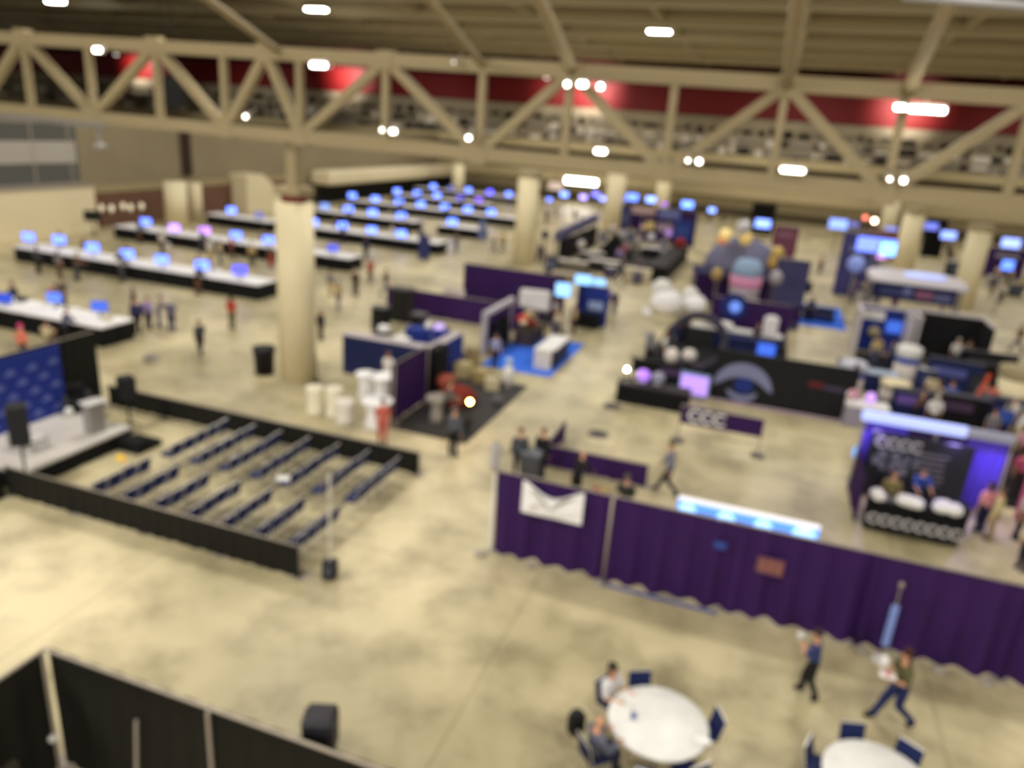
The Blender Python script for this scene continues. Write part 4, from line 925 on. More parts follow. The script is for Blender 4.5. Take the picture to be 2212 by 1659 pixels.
# colourful flowers and fruit at the stall
st = at(1142, 738); t = make_table('stall table carrying red and yellow flower arrangements', 2.2, 1.0, .85, col((84, 66, 50)), col((60, 50, 52)), (st.x, st.y, 0), PI / 2)
fl_px = [(1105, 697, (196, 60, 44), .32), (1122, 690, (206, 70, 56), .34), (1140, 702, (224, 120, 110), .30), (1120, 715, (220, 196, 160), .26), (1142, 720, (214, 206, 170), .3), (1160, 700, (150, 110, 44), .3), (1158, 680, (120, 92, 40), .26), (1105, 738, (150, 46, 30), .3), (1118, 745, (170, 130, 60), .28), (1100, 672, (206, 186, 140), .3)]
for k, (px, py, rgb, r) in enumerate(fl_px):
    p = at(px, py, 1.0 + .2 * (k % 3)); p.x = min(max(p.x, st.x - .38), st.x + .38); p.y = min(max(p.y, st.y - .95), st.y + .95); t = thing('flower_arrangement', 'rounded %s arrangement on the stall, %s of the cluster' % (['brick red', 'bright red', 'salmon pink', 'cream', 'pale yellow', 'ochre', 'olive brown', 'dark red', 'mustard', 'beige'][k], ORD[k]), 'flowers', (p.x, p.y, .86), 0, 'flower arrangements on the stall')
    fb = MB()
    for j in range(14):
        a = j * 2.4; rr = r * .75 * math.sqrt((j + .5) / 14); fb.ball((rr * math.cos(a), rr * math.sin(a), .3 + r * .7 * (1 - (rr / r) ** 2)), r * .36, 8, 5)
    fb.build('blossoms', col(rgb), t, True); MB().lathe([(.08, 0), (.14, .25), (.12, .32)], n=14).build('vase', col((92, 84, 70)), t, True)
# highboy tables with white covers
def highboy(label, px, py, h=1.08, r=.5, r2=.33, m=None):
    p = at(px, py, h); t = thing('highboy_table', label, 'table', (p.x, p.y, 0), 0, 'white covered highboy tables')
    MB().lathe([(r - .02, h - .05), (r, h - .04), (r, h), (r - .02, h + .01)], n=32).build('table_top', m or M_WHITECLOTH, t, True)
    MB().lathe([(r2 + .08, .01), (r2, .25), (r2 * .9, .6), (r2 * 1.05, h - .2), (r - .03, h - .05)], n=28).build('cover', m or M_WHITECLOTH, t, True)
highboy('white covered highboy table beside the foot of the purple side drape', 815, 864, r=.60, r2=.42)
highboy('white covered highboy table in front of the navy counter', 828, 812, r=.55, r2=.36)
highboy('smaller white covered table where a seated person leans', 790, 806, r=.42, r2=.3)
highboy('white covered pedestal nearest the big column', 680, 836, h=1.1, r=.34, r2=.30, m=mat('warm_white_cloth', (244, 236, 212), .8))
highboy('white covered pedestal second from the big column', 722, 838, h=1.15, r=.34, r2=.30, m=mat('warm_white_cloth', (244, 236, 212), .8))
highboy('low white covered pedestal third from the big column', 745, 865, h=.9, r=.34, r2=.32, m=mat('soft_white_cloth', (236, 230, 220), .8))
highboy('grey covered table on the charcoal carpet', 948, 858, h=.95, r=.5, r2=.3, m=col((158, 150, 142)))
b = at(793, 862); person((b.x + .1, b.y + 1.6), 0, 'stand', 'brown-haired person in white standing at the highboy tables', (238, 234, 228), (230, 226, 220), (120, 84, 60), h=1.6)
# items on charcoal carpet
p = at(988, 850, .5); t = thing('maroon_beanbag', 'dark red draped lounge seat on the charcoal carpet', 'seat', (p.x, p.y, 0), .5)
MB().lathe([(.55, 0), (.72, .2), (.68, .5), (.45, .75), (.2, .85), (.02, .86)], n=24, sx=1.15, sy=.9).build('cushion', mat('maroon_fabric', (122, 42, 32), .9, var=.2, scale=2), t, True); MB().lathe([(.3, .6), (.42, .95), (.3, 1.15), (.02, 1.2)], n=20, c=(-.45, .4, 0)).build('backrest', col((150, 72, 54)), t, True)
for k, (px, py, w_, h_, rgb) in enumerate(((1000, 800, .7, .7, (190, 172, 126)), (1040, 812, .8, .6, (170, 150, 104)), (1062, 826, .6, .5, (196, 184, 150)), (1020, 775, .6, .9, (150, 134, 100)))):
    b = at(px, py + 14); box_thing('cardboard_box', 'tan box at the back of the charcoal carpet, %s from the left' % ORD[[0, 2, 3, 1][k]], 'box', (b.x, b.y), (w_, .6, h_), col(rgb), rz=.2 * k, bev=.02, extra=lambda q, w_=w_, h_=h_, rgb=rgb: (MB().box((0, -.1, h_ + .005), (w_ * .96, .3, .012)).build('flap', col(tuple(int(c * .9) for c in rgb)), q), MB().box((0, 0, h_ + .013), (.06, .6, .006)).build('tape', col((206, 196, 160)), q)))
p = at(1015, 868, 1.3); t = thing('table_lamp', 'small glowing yellow lamp on the charcoal carpet', 'lamp', (p.x, p.y, 0)); MB().ball((0, 0, 1.3), .07).build('bulb', glow('amber_bulb', (255, 205, 95), 95), t, True); MB().tube((0, 0, .02), (0, 0, 1.24), .02).lathe([(.16, 0), (.16, .03)]).build('stand', M_BLACK, t)
for k, (px, py, r, rgb, lb) in enumerate(((1074, 866, .22, (96, 94, 98), 'small grey round stool on the charcoal carpet'), (1008, 915, .26, (34, 32, 32), 'small black pouf at the front of the charcoal carpet'), (1070, 820, .24, (22, 22, 24), 'small black round stool behind the grey one'))):
    p = at(px, py, .3); t = thing('round_stool', lb, 'stool', (p.x, p.y, 0)); MB().lathe([(r * .8, .3), (r, .36), (r, .44), (r * .8, .48)], n=20).build('seat', col(rgb), t, True); MB().tube((0, 0, 0), (0, 0, .32), .05).build('leg', M_BLACK, t); MB().lathe([(r * .8, 0), (r * .8, .03)]).build('base', M_BLACK, t)
p = at(1098, 812, .5); t = thing('white_cooler', 'white water cooler at the corner of the blue carpet', 'cooler', (p.x, p.y, 0)); MB().lathe([(.2, 0), (.2, .9), (.16, .95)], n=20).build('body', M_WHITE, t, True); MB().lathe([(.1, .95), (.15, 1.05), (.15, 1.3), (.08, 1.34)], n=16).build('bottle', col((170, 190, 226)), t, True)
b = at(978, 985); person((b.x, b.y), 170, 'stand', 'person in a dark grey top walking off the front of the charcoal carpet', (88, 90, 100), (20, 20, 22), (112, 104, 100), longsleeve=True, h=1.8)
b = at(940, 915); person((b.x + .3, b.y + .2), 120, 'lean', 'person in a grey jacket leaning at the grey table on the charcoal carpet', (96, 92, 92), (34, 33, 30), (90, 84, 78), longsleeve=True)
b = at(826, 957); person((b.x, b.y), 30, 'stand', 'person in a coral dress standing by the end of the far black fence', (206, 104, 88), (196, 98, 84), (40, 30, 30), h=1.65)
b = at(1063, 800); person((b.x, b.y + .3), 40, 'stand', 'person in a pale blue top beside the portal frame', (150, 160, 206), (24, 24, 28), (50, 46, 46))

# ================================================================== CENTRE: SMALL PURPLE ENCLOSURE AND HANGING SIGN
drape_wall('small purple drape run parallel to the long purple wall', (-6.0, 22.9), (-2.55, 22.9), .80, 1, M_PURPLE, post_front=False, amp=.03)
drape_wall('short purple drape run leading away from the camera', (-6.05, 22.95), (-6.05, 25.4), .80, 1, M_PURPLE, post_front=False, amp=.03)
b1 = at(1636, 985); b0 = (b1.x - 3.0, b1.y); zt_ = heightat(b1, 1641, 905); zb_ = heightat(b1, 1639, 944)
t = thing('banner_stand', 'purple banner with white emblem hung on a two-legged frame', 'banner', (b0[0], b0[1], 0)); MB().box((1.5, 0, (zt_ + zb_) / 2), (3.0, .04, zt_ - zb_)).build('banner_cloth', M_PURPLE, t)
MB().tube((0, 0, zt_ + .02), (3.0, 0, zt_ + .02), .025).build('crossbar', M_GREYRAIL, t)
for x in (0, 3.0): MB().tube((x, .03, 0), (x, .03, zt_), .03).build('leg', M_SILVER, t); MB().box((x, 0, .015), (.5, .6, .03), bev=.01).build('base_plate', col((92, 86, 84)), t)
letters(t, 'CCC', .66, (.95, -.035, (zt_ + zb_) / 2), (PI / 2, 0, 0), M_WHITE)
for k, (px, py) in enumerate(((1322, 878), (1292, 938))):
    p = at(px, py); t = thing('floor_box', 'small dark floor plate in the open floor beyond the purple enclosure, %s' % ('far one' if k == 0 else 'near one'), 'plate', (p.x, p.y, 0), .3); MB().lathe([(.42, 0), (.42, .02), (.3, .03)], n=20).build('rim', col((98, 94, 90)), t); MB().lathe([(.28, .03), (.28, .035)], n=20).build('cover', col((70, 68, 68)), t)
b = at(1440, 1068); person((b.x, b.y), -95, 'walk', 'person in a grey shirt and dark trousers striding across the open floor', (120, 122, 140), (44, 44, 50), (120, 100, 70), longsleeve=True, h=1.82)
for k, (px, py, hd, ps, sh, pn, hr, lb, ln) in enumerate(((1118, 1030, 200, 'stand', (72, 76, 86), (40, 42, 48), (120, 66, 50), 'person in dark grey behind the left end of the purple wall, left of two', True),
        (1166, 1030, 160, 'stand', (26, 28, 34), (30, 30, 34), (130, 60, 48), 'person in black behind the left end of the purple wall, right of two', True),
        (1240, 1085, 150, 'lean', (24, 22, 24), (24, 22, 24), None, 'bald person in black standing behind the white cloth banner', True),
        (1345, 1110, 180, 'sit', (58, 60, 60), (40, 40, 44), (90, 84, 70), 'person in grey seated behind the purple wall right of the cloth banner', True))):
    b = at(px, py); person((b.x, b.y), hd, ps, lb, sh, pn, hr, ln)
b = at(1145, 1035); box_thing('supply_cart', 'dark supply cart between the two people behind the purple wall', 'cart', (b.x, b.y), (.6, .5, .95), col((74, 74, 80)), extra=lambda q: MB().box((0, 0, .98), (.66, .56, .05)).build('tray', col((120, 122, 130)), q))
b = at(1068, 1015); box_thing('white_canister', 'pale grey canister at the left end behind the purple wall', 'canister', (b.x, b.y), (.3, .3, 1.0), col((186, 182, 188)), bev=.1, extra=lambda q: MB().lathe([(.1, 1.0), (.06, 1.08)]).build('cap', M_GREYRAIL, q))
b = at(1300, 1085); box_thing('tan_bag', 'tan and red bag on the floor behind the purple wall', 'bag', (b.x, b.y), (.5, .3, .5), col((176, 150, 96)), bev=.08, extra=lambda q: MB().box((-.2, -.05, .35), (.2, .3, .3), bev=.05).build('pocket', col((176, 80, 62)), q))
b = at(1740, 1160); person((b.x - .15, 18.6), 180, 'lean', 'dark-haired person half hidden behind the glowing sign', (66, 60, 52), (40, 40, 44), (56, 46, 36), h=1.45)
# floor stain-like mat and tape
# ================================================================== BLACK BOOTH WITH EYE LOGO
X0, X1, YB = -1.3, 4.45, 33.5
t = thing('black_booth_wall', 'long black booth wall printed with a pale eye-shaped emblem', 'booth', (X0, YB, 0)); L = X1 - X0; hb = 2.35
MB().box((L / 2, 0, hb / 2), (L, .12, hb)).build('panel', mat('black_print_panel', (12, 12, 16), .55), t)
MB().box((.0, .6, hb / 2), (.12, 1.2, hb)).box((L, .6, hb / 2), (.12, 1.2, hb)).build('side_panel', mat('black_print_panel', (12, 12, 16), .55), t)
ey = MB(); cx, cz = 1.2, .95
def arcband(mb, cx, cz, r0, r1, a0, a1, n=26, ez=1.0, y=-.075, taper=True):
    vs = []
    for i in range(n + 1):
        a = a0 + (a1 - a0) * i / n; w_ = max(0.0, math.sin(PI * i / n)) ** .5 if taper else 1; ri = r1 - (r1 - r0) * max(.05, w_)
        vs += [(cx + ri * math.cos(a), y, cz + ri * ez * math.sin(a)), (cx + r1 * math.cos(a), y, cz + r1 * ez * math.sin(a))]
    k = len(vs); vs += [(p[0], p[1] + .012, p[2]) for p in vs]; fs = []
    for i in range(n): fs += [(2 * i, 2 * i + 1, 2 * i + 3, 2 * i + 2), (k + 2 * i + 2, k + 2 * i + 3, k + 2 * i + 1, k + 2 * i)]
    mb.add(vs, fs)
arcband(ey, cx, .62, .62, 1.28, PI * .98, PI * .02, ez=.98); arcband(ey, cx + .02, .62, .30, .66, PI * 1.02, PI * 1.98, ez=.80)
ey.build('eye_emblem', mat('pale_slate_print', (122, 126, 160), .6), t)
bl = MB(); bl.lathe([(.001, 0), (.42, 0), (.42, .01)], n=28); bl.v = [(x + cx + .05, -.07 - z, y * .9 + .85) for x, y, z in bl.v]; bl.build('blue_iris', mat('iris_blue', (26, 44, 118), .6), t)
MB().box((L * .73, -.068, 1.42), (.6, .012, .22)).build('red_lettering', col((96, 34, 36)), t); MB().box((L * .86, -.068, 1.36), (.8, .012, .18)).build('grey_lettering', col((66, 60, 86)), t)
t = thing('pale_floor_rail', 'pale lilac rail on the floor along the black booth wall', 'rail', (X0, YB - .28, 0)); MB().box((L / 2 + .1, 0, .03), (L + .3, .3, .06), bev=.02).build('rail_body', col((158, 136, 146)), t); MB().box((L / 2 + .1, 0, .066), (L, .1, .012)).build('top_strip', col((176, 158, 170)), t)
b = at(1495, 862); t = thing('lilac_screen', 'glowing lilac screen at the left end of the black booth wall', 'screen', (b.x, b.y, 0), D2R(-6)); hh = heightat(b, 1497, 808)
MB().box((0, 0, hh / 2 + .1), (1.35, .1, hh - .1), bev=.02).build('bezel', col((120, 150, 190)), t); MB().box((0, -.055, hh / 2 + .1), (1.2, .01, hh - .3)).build('display', glow('lilac_glow', (176, 140, 236), .95), t); MB().box((0, 0, .05), (.9, .5, .08), bev=.02).build('base', M_GREYRAIL, t)
carpet('black carpet of the booth behind the black booth wall', -5.0, 33.7, 1.9, 46.5, mat('black_carpet', (20, 18, 22), .95, var=.3, scale=4))
ca_, cb_ = at(1892, 905), at(2150, 805); carpet('black carpet under the crowded corner booths', ca_.x, 27.3, at(2165, 905).x + .8, cb_.y, mat('black_carpet', (20, 18, 22), .95))
box_thing('low_black_wall', 'low black wall behind the gadget table', 'wall panel', (-3.5, 33.55), (3.2, .15, 1.25), M_BLACKSKIRT, extra=lambda q: (MB().box((0, 0, 1.27), (3.44, .2, .04)).build('cap', M_BLACK, q), MB().box((.4, -.09, .9), (1.4, .02, .3)).build('print', col((70, 50, 90)), q)))
# table with gadgets at the left of the booth
c = at(1405, 832, .95); make_table('black table with white and lilac gadgets left of the black booth wall', 3.1, .9, .9, col((52, 48, 54)), M_BLACKSKIRT, (c.x + .15, c.y + .2, 0), 0); gty = c.y + .2
p = at(1357, 793, 1.35); p.y = min(max(p.y, gty - .3), gty + .3); t = thing('table_lamp', 'small glowing pale yellow lamp at the left end of the gadget table', 'lamp', (p.x, p.y, .9)); MB().ball((0, 0, .42), .06).build('bulb', glow('pale_bulb', (255, 244, 190), 110), t, True); MB().tube((0, 0, 0), (0, 0, .36), .02).lathe([(.12, 0), (.12, .03)]).build('stand', M_BLACK, t)
for k, (px, py, r, rgb, em, lb) in enumerate(((1385, 805, .24, (176, 164, 170), 0, 'pinkish grey round gadget on the gadget table'), (1407, 788, .30, (170, 120, 236), .9, 'glowing lilac round gadget on the gadget table'), (1425, 815, .30, (150, 150, 170), 0, 'grey rounded gadget on the gadget table'), (1450, 775, .34, (222, 212, 206), 0, 'upright white gadget behind the gadget table'), (1488, 775, .36, (214, 206, 200), 0, 'white gadget nearest the eye emblem, behind the gadget table'), (1404, 732, .30, (150, 146, 152), 0, 'grey round gadget behind the gadget table'), (1448, 735, .26, (206, 196, 190), 0, 'pale upright gadget behind the gadget table'))):
    z = 1.05; p = at(px, py, z); p.y = min(max(p.y, gty - .3), gty + .3) if k < 3 else p.y; p.x = min(p.x, c.x + 1.5) if k < 3 else p.x; t = thing('display_gadget', lb, 'gadget', (p.x, p.y, .9 if k < 3 else .0), 0, 'gadgets on the booth table')
    q = 0 if k < 3 else .9
    MB().ball((0, 0, q + r * .9), r, sz=.9 + .25 * (k == 3)).build('shell', glow('gadget_glow', rgb, em) if em else col(rgb), t, True); MB().lathe([(r * .6, 0), (r * .5, max(.06, q))]).build('foot', M_BLACK if q else M_WHITE, t)
# black ring-like arch with dark screen
b = at(1500, 812); t = thing('ring_arch', 'dark ring-shaped arch with a black screen inside', 'arch', (b.x - .2, b.y + 1.2, 0)); rg = MB()
for i in range(30):
    a0, a1 = PI * 2 * i / 30, PI * 2 * (i + 1) / 30; rg.bar((1.35 * math.cos(a0), 0, 1.45 + 1.35 * math.sin(a0)), (1.35 * math.cos(a1), 0, 1.45 + 1.35 * math.sin(a1)), .5, .32)
rg.build('ring', col((62, 58, 74)), t, True); MB().box((.1, -.2, 1.7), (1.3, .08, .9), bev=.02).build('dark_screen', M_BLACK, t); MB().box((0, 0, .08), (1.6, .8, .16)).build('base', M_BLACKSKIRT, t)
# white long counter behind with navy front
c = at(1575, 712, 1.0); lcy = c.y; make_table('long white-topped counter with navy front behind the black booth wall', 5.8, .9, 1.05, M_WHITE, M_NAVYWALL, (c.x, c.y, 0), 0)
for k, (px, py, w_, h_, rgb, lb) in enumerate(((1562, 704, 1.1, .4, (246, 244, 240), 'white heap of folded shirts on the long white counter'), (1535, 688, .7, .4, (206, 196, 190), 'pale grey bag on the long white counter'), (1478, 683, .6, .4, (160, 156, 164), 'grey box at the left end of the long white counter'), (1665, 695, .8, 1.0, (228, 222, 228), 'tall white box at the right end of the long white counter'))):
    p = at(px, py, 1.25); p.y = min(max(p.y, lcy - .2), lcy + .2); p.x = min(max(p.x, c.x - 2.5), c.x + 2.5); box_thing('goods_pile', lb, 'goods', (p.x, p.y), (w_, .5, h_), col(rgb), bev=.12, z=1.05, extra=lambda q, h_=h_: MB().box((0, 0, h_ + .02), (.3, .2, .04), bev=.01).build('top_item', M_WHITECLOTH, q))
b = at(1610, 770); t = thing('navy_cabinet', 'navy display cabinet with a glowing blue end behind the black booth wall', 'cabinet', (b.x, b.y, 0)); MB().box((0, 0, .5), (2.6, .8, 1.0), bev=.03).build('body', M_NAVYWALL, t); MB().box((1.0, -.42, .55), (.9, .04, .85)).build('glowing_panel', glow('cobalt_glow', (66, 112, 240), .8), t); MB().box((0, 0, 1.02), (2.66, .86, .04)).build('top', M_NAVY, t)
b = at(1628, 765); person((b.x, b.y + .3), 30, 'stand', 'person with reddish hair standing at the navy display cabinet', (70, 62, 84), (30, 30, 44), (120, 60, 50), h=1.7)
# white dome robot / bean bags and purple booth under the dark dome
b = at(1430, 735); c = at(1448, 650, 1.2)
for k, (px, py, r, lb) in enumerate(((1440, 655, 1.1, 'large white inflatable lounge seat at the corner of the dome booth'), (1500, 655, .85, 'smaller white inflatable lounge seat in the dome booth'), (1400, 665, .35, 'small white inflatable ball at the aisle corner'))):
    p = at(px, py, .6); t = thing('inflatable_seat', lb, 'seat', (p.x, p.y, 0), .4); MB().lathe([(r * .7, 0), (r, r * .4), (r * .95, r * .9), (r * .6, r * 1.3), (.02, r * 1.4)], n=26).build('cushion', M_WHITECLOTH if k < 2 else M_WHITE, t, True); MB().lathe([(r * .5, r * .8), (r * .7, r * 1.5), (r * .3, r * 1.9), (.01, r * 1.95)], n=20, c=(-.3 * r, .35 * r, 0)).build('backrest', M_WHITE, t, True)
def cover_booth(): pass
db = (-1.7, 54.5)
t = thing('domed_tent', 'slate-blue domed tent roof over the purple booth', 'tent', (db[0], db[1], 0)); R_ = 2.5; zd = heightat(db, 1600, 582)
MB().lathe([(R_, 0), (R_ * .98, .5), (R_ * .88, 1.1), (R_ * .68, 1.7), (R_ * .38, 2.1), (.02, 2.25)], c=(0, 0, zd), n=36, sy=.7).build('dome', mat('slate_fabric', (112, 112, 142), .7, var=.1, scale=1), t, True)
MB().box((0, -1.2, zd - .12), (6.2, .25, .5), bev=.03).build('header', col((78, 80, 118)), t)
for sx in (-1, 1): MB().tube((sx * 2.9, -1.2, 0), (sx * 2.9, -1.2, zd), .07).build('post', M_SILVER, t); MB().tube((sx * 2.4, 1.6, 0), (sx * 2.4, 1.6, zd + .1), .07).build('rear_post', M_SILVER, t)
drape_wall('purple back drape under the domed tent', (db[0] - 3.2, db[1] + .9), (db[0] + 3.4, db[1] + .9), zd - .3, 2, M_PURPLE, post_front=False)
b = at(1660, 735); drape_wall('purple drape below the pink glowing machine', (at(1525, 730).x, 45.3), (at(1680, 735).x + .4, 45.3), 2.4, 2, M_PURPLE, post_front=False)
q = onY(1585, 663, 45.1); t = thing('blue_round_sign', 'round glowing blue sign on the purple drape', 'sign', (q.x, 45.22, q.z)); rb = MB().lathe([(.02, 0), (.75, 0), (.78, .06), (.02, .07)], n=30); rb.v = [(x, -z, y) for x, y, z in rb.v]; rb.build('disc', mat('navy_disc', (26, 40, 112), .5), t); rb = MB().lathe([(.02, .07), (.34, .07), (.32, .1), (.02, .11)], n=24); rb.v = [(x + .08, -z, y) for x, y, z in rb.v]; rb.build('glowing_centre', glow('sky_disc', (104, 140, 232), .75), t)
q = at(1612, 745); z0_ = onY(1614, 640, 46.6).z; z1_ = onY(1612, 558, 46.6).z; x_ = onY(1612, 600, 46.6).x
t = thing('glass_capsule_machine', 'tall rounded machine with light-blue top and pink glowing middle', 'machine', (x_, 46.6, 0)); hh = z1_ - z0_
MB().lathe([(.85, 0), (.87, hh * .25)], c=(0, 0, z0_), n=30).build('lower_drum', col((176, 168, 176)), t, True); MB().lathe([(.9, hh * .25), (.95, hh * .55)], c=(0, 0, z0_), n=30).build('pink_band', mat('pink_glow', (196, 130, 160), .5, emit=.18), t, True); MB().lathe([(.88, hh * .55), (.82, hh * .8), (.6, hh * .97), (.1, hh)], c=(0, 0, z0_), n=30).build('blue_cap', col((150, 176, 208)), t, True); MB().lathe([(.7, 0), (.6, z0_)], n=24).build('pedestal', col((120, 112, 124)), t, True)
MB().box((0, -1.0, z0_ - .2), (1.9, .3, .5), bev=.05).build('white_tray', col((190, 184, 186)), t)
for k, (px, py, r, rgb, lb) in enumerate(((1567, 508, .42, (255, 226, 150), 'pale golden balloon at the top left of the domed tent'), (1562, 516, .34, (246, 150, 90), 'orange balloon beside the pale golden one'), (1611, 515, .42, (232, 200, 120), 'golden balloon at the top of the domed tent'), (1679, 548, .45, (206, 176, 100), 'upper golden balloon at the right of the domed tent'), (1672, 566, .45, (206, 170, 92), 'lower golden balloon at the right of the domed tent'), (1549, 592, .36, (176, 150, 96), 'dull golden balloon under the tent header'), (1606, 492, .5, (206, 204, 206), 'pale grey balloon above the tent'), (1676, 600, .4, (170, 164, 170), 'grey balloon right of the pink machine'))):
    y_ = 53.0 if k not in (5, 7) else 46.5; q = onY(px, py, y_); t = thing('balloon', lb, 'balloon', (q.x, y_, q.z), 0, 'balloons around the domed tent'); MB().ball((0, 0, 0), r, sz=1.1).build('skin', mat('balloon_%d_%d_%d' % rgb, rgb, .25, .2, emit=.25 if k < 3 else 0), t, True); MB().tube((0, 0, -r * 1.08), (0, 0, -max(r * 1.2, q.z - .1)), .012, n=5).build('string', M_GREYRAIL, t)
# dark blue banner wall right of the dome
b = at(1685, 640); t = thing('blue_printed_wall', 'dark slate-blue printed wall right of the domed tent', 'booth', (at(1668, 700).x + .6, 50.2, 0)); MB().box((0, 0, 2.2), (2.0, .12, 4.4)).build('panel', mat('slate_blue_print', (66, 66, 108), .7, var=.3, scale=1.5), t); MB().box((0, -.08, 1.0), (1.9, .02, 1.0)).build('purple_skirt', M_PURPLE, t); MB().box((0, 0, 4.42), (2.06, .18, .06)).build('cap', M_GREYRAIL, t)

# ================================================================== CANOPY BOOTH, RIGHT
pl, pr_ = at(1890, 610, 4.0), at(2078, 622, 4.0)
cz = 4.0; cyy = (pl.y + pr_.y) / 2; XL = at(1902, 606, cz).x; XR = at(2076, 622, cz).x
t = thing('white_canopy', 'big white rounded canopy roof over the navy booth', 'canopy', (0, 0, 0)); cc = ((XL + XR) / 2, cyy + 2.2); rw = (XR - XL) / 2 + .45
vs = []; prof = [(1.0, -.22), (1.02, 0.0), (.97, .16), (.80, .26), (.4, .3)]; n = 40
cm = MB(); pts = []
for (k_, z_) in prof:
    for i in range(n):
        a = 2 * PI * i / n; ex = .45; ca_, sa_ = math.cos(a), math.sin(a)
        pts.append((cc[0] + rw * k_ * abs(ca_) ** ex * (1 if ca_ > 0 else -1), cc[1] + 2.4 * k_ * abs(sa_) ** ex * (1 if sa_ > 0 else -1), cz + z_))
fs = []
for k_ in range(4):
    for i in range(n): fs.append((k_ * n + i, k_ * n + (i + 1) % n, (k_ + 1) * n + (i + 1) % n, (k_ + 1) * n + i))
fs += [tuple(range(n - 1, -1, -1)), tuple(range(4 * n, 5 * n))]
cm.add(pts, fs).build('roof_shell', mat('canopy_white', (206, 200, 206), .5), t, False)
MB().lathe([(.9, .3), (1.0, .34), (.9, .46), (.02, .5)], c=(cc[0] + .3, cc[1] - .8, cz), n=28, sx=1.2, sy=.7).build('skylight', glow('pale_blue_glow', (176, 190, 250), .7), t, True)
for sx in (-1, 1):
    for sy in (-1, 1): MB().tube((cc[0] + sx * (rw - .5), cc[1] + sy * 1.9, 0), (cc[0] + sx * (rw - .5), cc[1] + sy * 1.9, cz - .2), .1).build('post', M_SILVER, t)
by_ = cc[1] - 2.5; a = onY(1888, 612, by_); b = onY(2070, 632, by_); zlow = onY(2066, 664, by_).z
t = thing('navy_header_banner', 'navy header banner with red and grey lettering under the white canopy', 'banner', (a.x, by_, 0)); L = b.x - a.x; zt_ = onY(1980, 618, by_).z; MB().box((L / 2, 0, (zt_ + zlow) / 2), (L, .1, zt_ - zlow)).build('panel', mat('navy_banner', (20, 28, 74), .6), t)
zm = (zt_ + zlow) / 2
MB().box((L * .22, -.06, zm), (L * .26, .02, .35)).build('grey_print', col((66, 72, 116)), t); MB().ball((L * .42, -.06, zm), .32, sz=1).build('round_logo', col((96, 104, 146)), t, True); MB().box((L * .62, -.06, zm), (L * .2, .02, .42)).build('red_print', col((150, 96, 120)), t); MB().box((L * .84, -.06, zm - .05), (L * .2, .02, .38)).build('lilac_print', col((104, 104, 150)), t)
for u in (.02, .98): MB().box((L * u, 0, zlow / 2), (.12, .1, zlow)).build('post', M_SILVER, t)
for px, py, w_, h_, rgb, s_, lb, yd in ((1893, 530, 2.6, 1.0, (110, 130, 255), 2.2, 'wide glowing blue and violet screen above the canopy', 60), (1918, 538, 1.0, .9, (120, 180, 255), 3.0, 'round bright blue lamp screen at the right of the wide glowing screen', 58), (1908, 545, .7, .9, (226, 150, 240), 1.6, 'pink glowing patch below the wide glowing screen', 58.5),
        (2177, 573, .8, .7, (90, 130, 245), 2.4, 'small bright blue screen on the purple booth at right', 66)):
    q = onY(px, py, yd); t = thing('hanging_screen', lb, 'screen', (q.x, yd, q.z)); MB().box((0, 0, 0), (w_, .06, h_), bev=.02).build('display', glow('scr_%d' % px, rgb, s_), t); MB().box((0, .08, 0), (w_ + .1, .1, h_ + .1), bev=.03).build('housing', M_BLACK, t); MB().box((0, .1, -(q.z) / 2 - h_ * .2), (.12, .1, q.z - h_ * .4)).build('post', M_SILVER, t)
for px, py, s_, rgb, w_, lb in ((1187, 431, 8, (92, 140, 255), .9, 'distant bright blue screen just right of the middle cream column'), (1219, 420, 9, (110, 160, 255), 1.3, 'distant bright blue screen under the longest lamp, left end'), (1260, 426, 7, (160, 170, 255), 1.2, 'distant lilac-blue screen under the longest lamp'), (1287, 420, 6, (110, 130, 255), 1.2, 'distant violet-blue screen under the right end of the longest lamp'), (1302, 429, 8, (130, 165, 255), 1.1, 'distant bright blue screen left of the distant column'),
        (1344, 431, 6, (96, 130, 250), 1.0, 'distant blue screen right of the distant column'), (1366, 426, 8, (84, 136, 255), 1.8, 'distant wide blue screen above the distant purple booth'), (1406, 431, 8, (120, 170, 255), 1.5, 'distant pale blue screen above the distant purple booth'), (1435, 441, 3, (150, 110, 240), .9, 'distant small violet lamp screen'), (1485, 442, 8, (92, 150, 255), 1.8, 'distant oval blue screen right of the distant purple booth'), (1538, 454, 8, (120, 170, 255), 1.1, 'distant lone round blue screen'),
        (1648, 483, 7, (110, 160, 255), 1.9, 'distant wide blue screen below the black panel'), (1811, 484, 4, (120, 170, 250), 2.2, 'large soft blue screen of the pair left of the canopy'), (1845, 485, 2, (110, 130, 200), 1.1, 'small dim blue screen of the pair left of the canopy'), (1924, 497, 3, (120, 150, 230), 1.4, 'dim blue screen left of the canopy column'), (2012, 489, 3, (100, 130, 230), 1.5, 'dim blue screen on a dark panel right of the canopy column'), (2049, 508, 5, (120, 165, 250), 1.7, 'larger blue screen left of the right cream column'), (2184, 525, 5, (130, 175, 250), 2.0, 'large pale blue screen near the right edge')):
    yd = (106 if px == 1435 else 112) if px < 1600 else 96; q = onY(px, py, yd); make_monitor(lb, (q.x, yd, 0), 0, w_ * .9, w_ * .5, s_, rgb, stand=max(.3, q.z - w_ * .25), group='distant blue screens on stands')
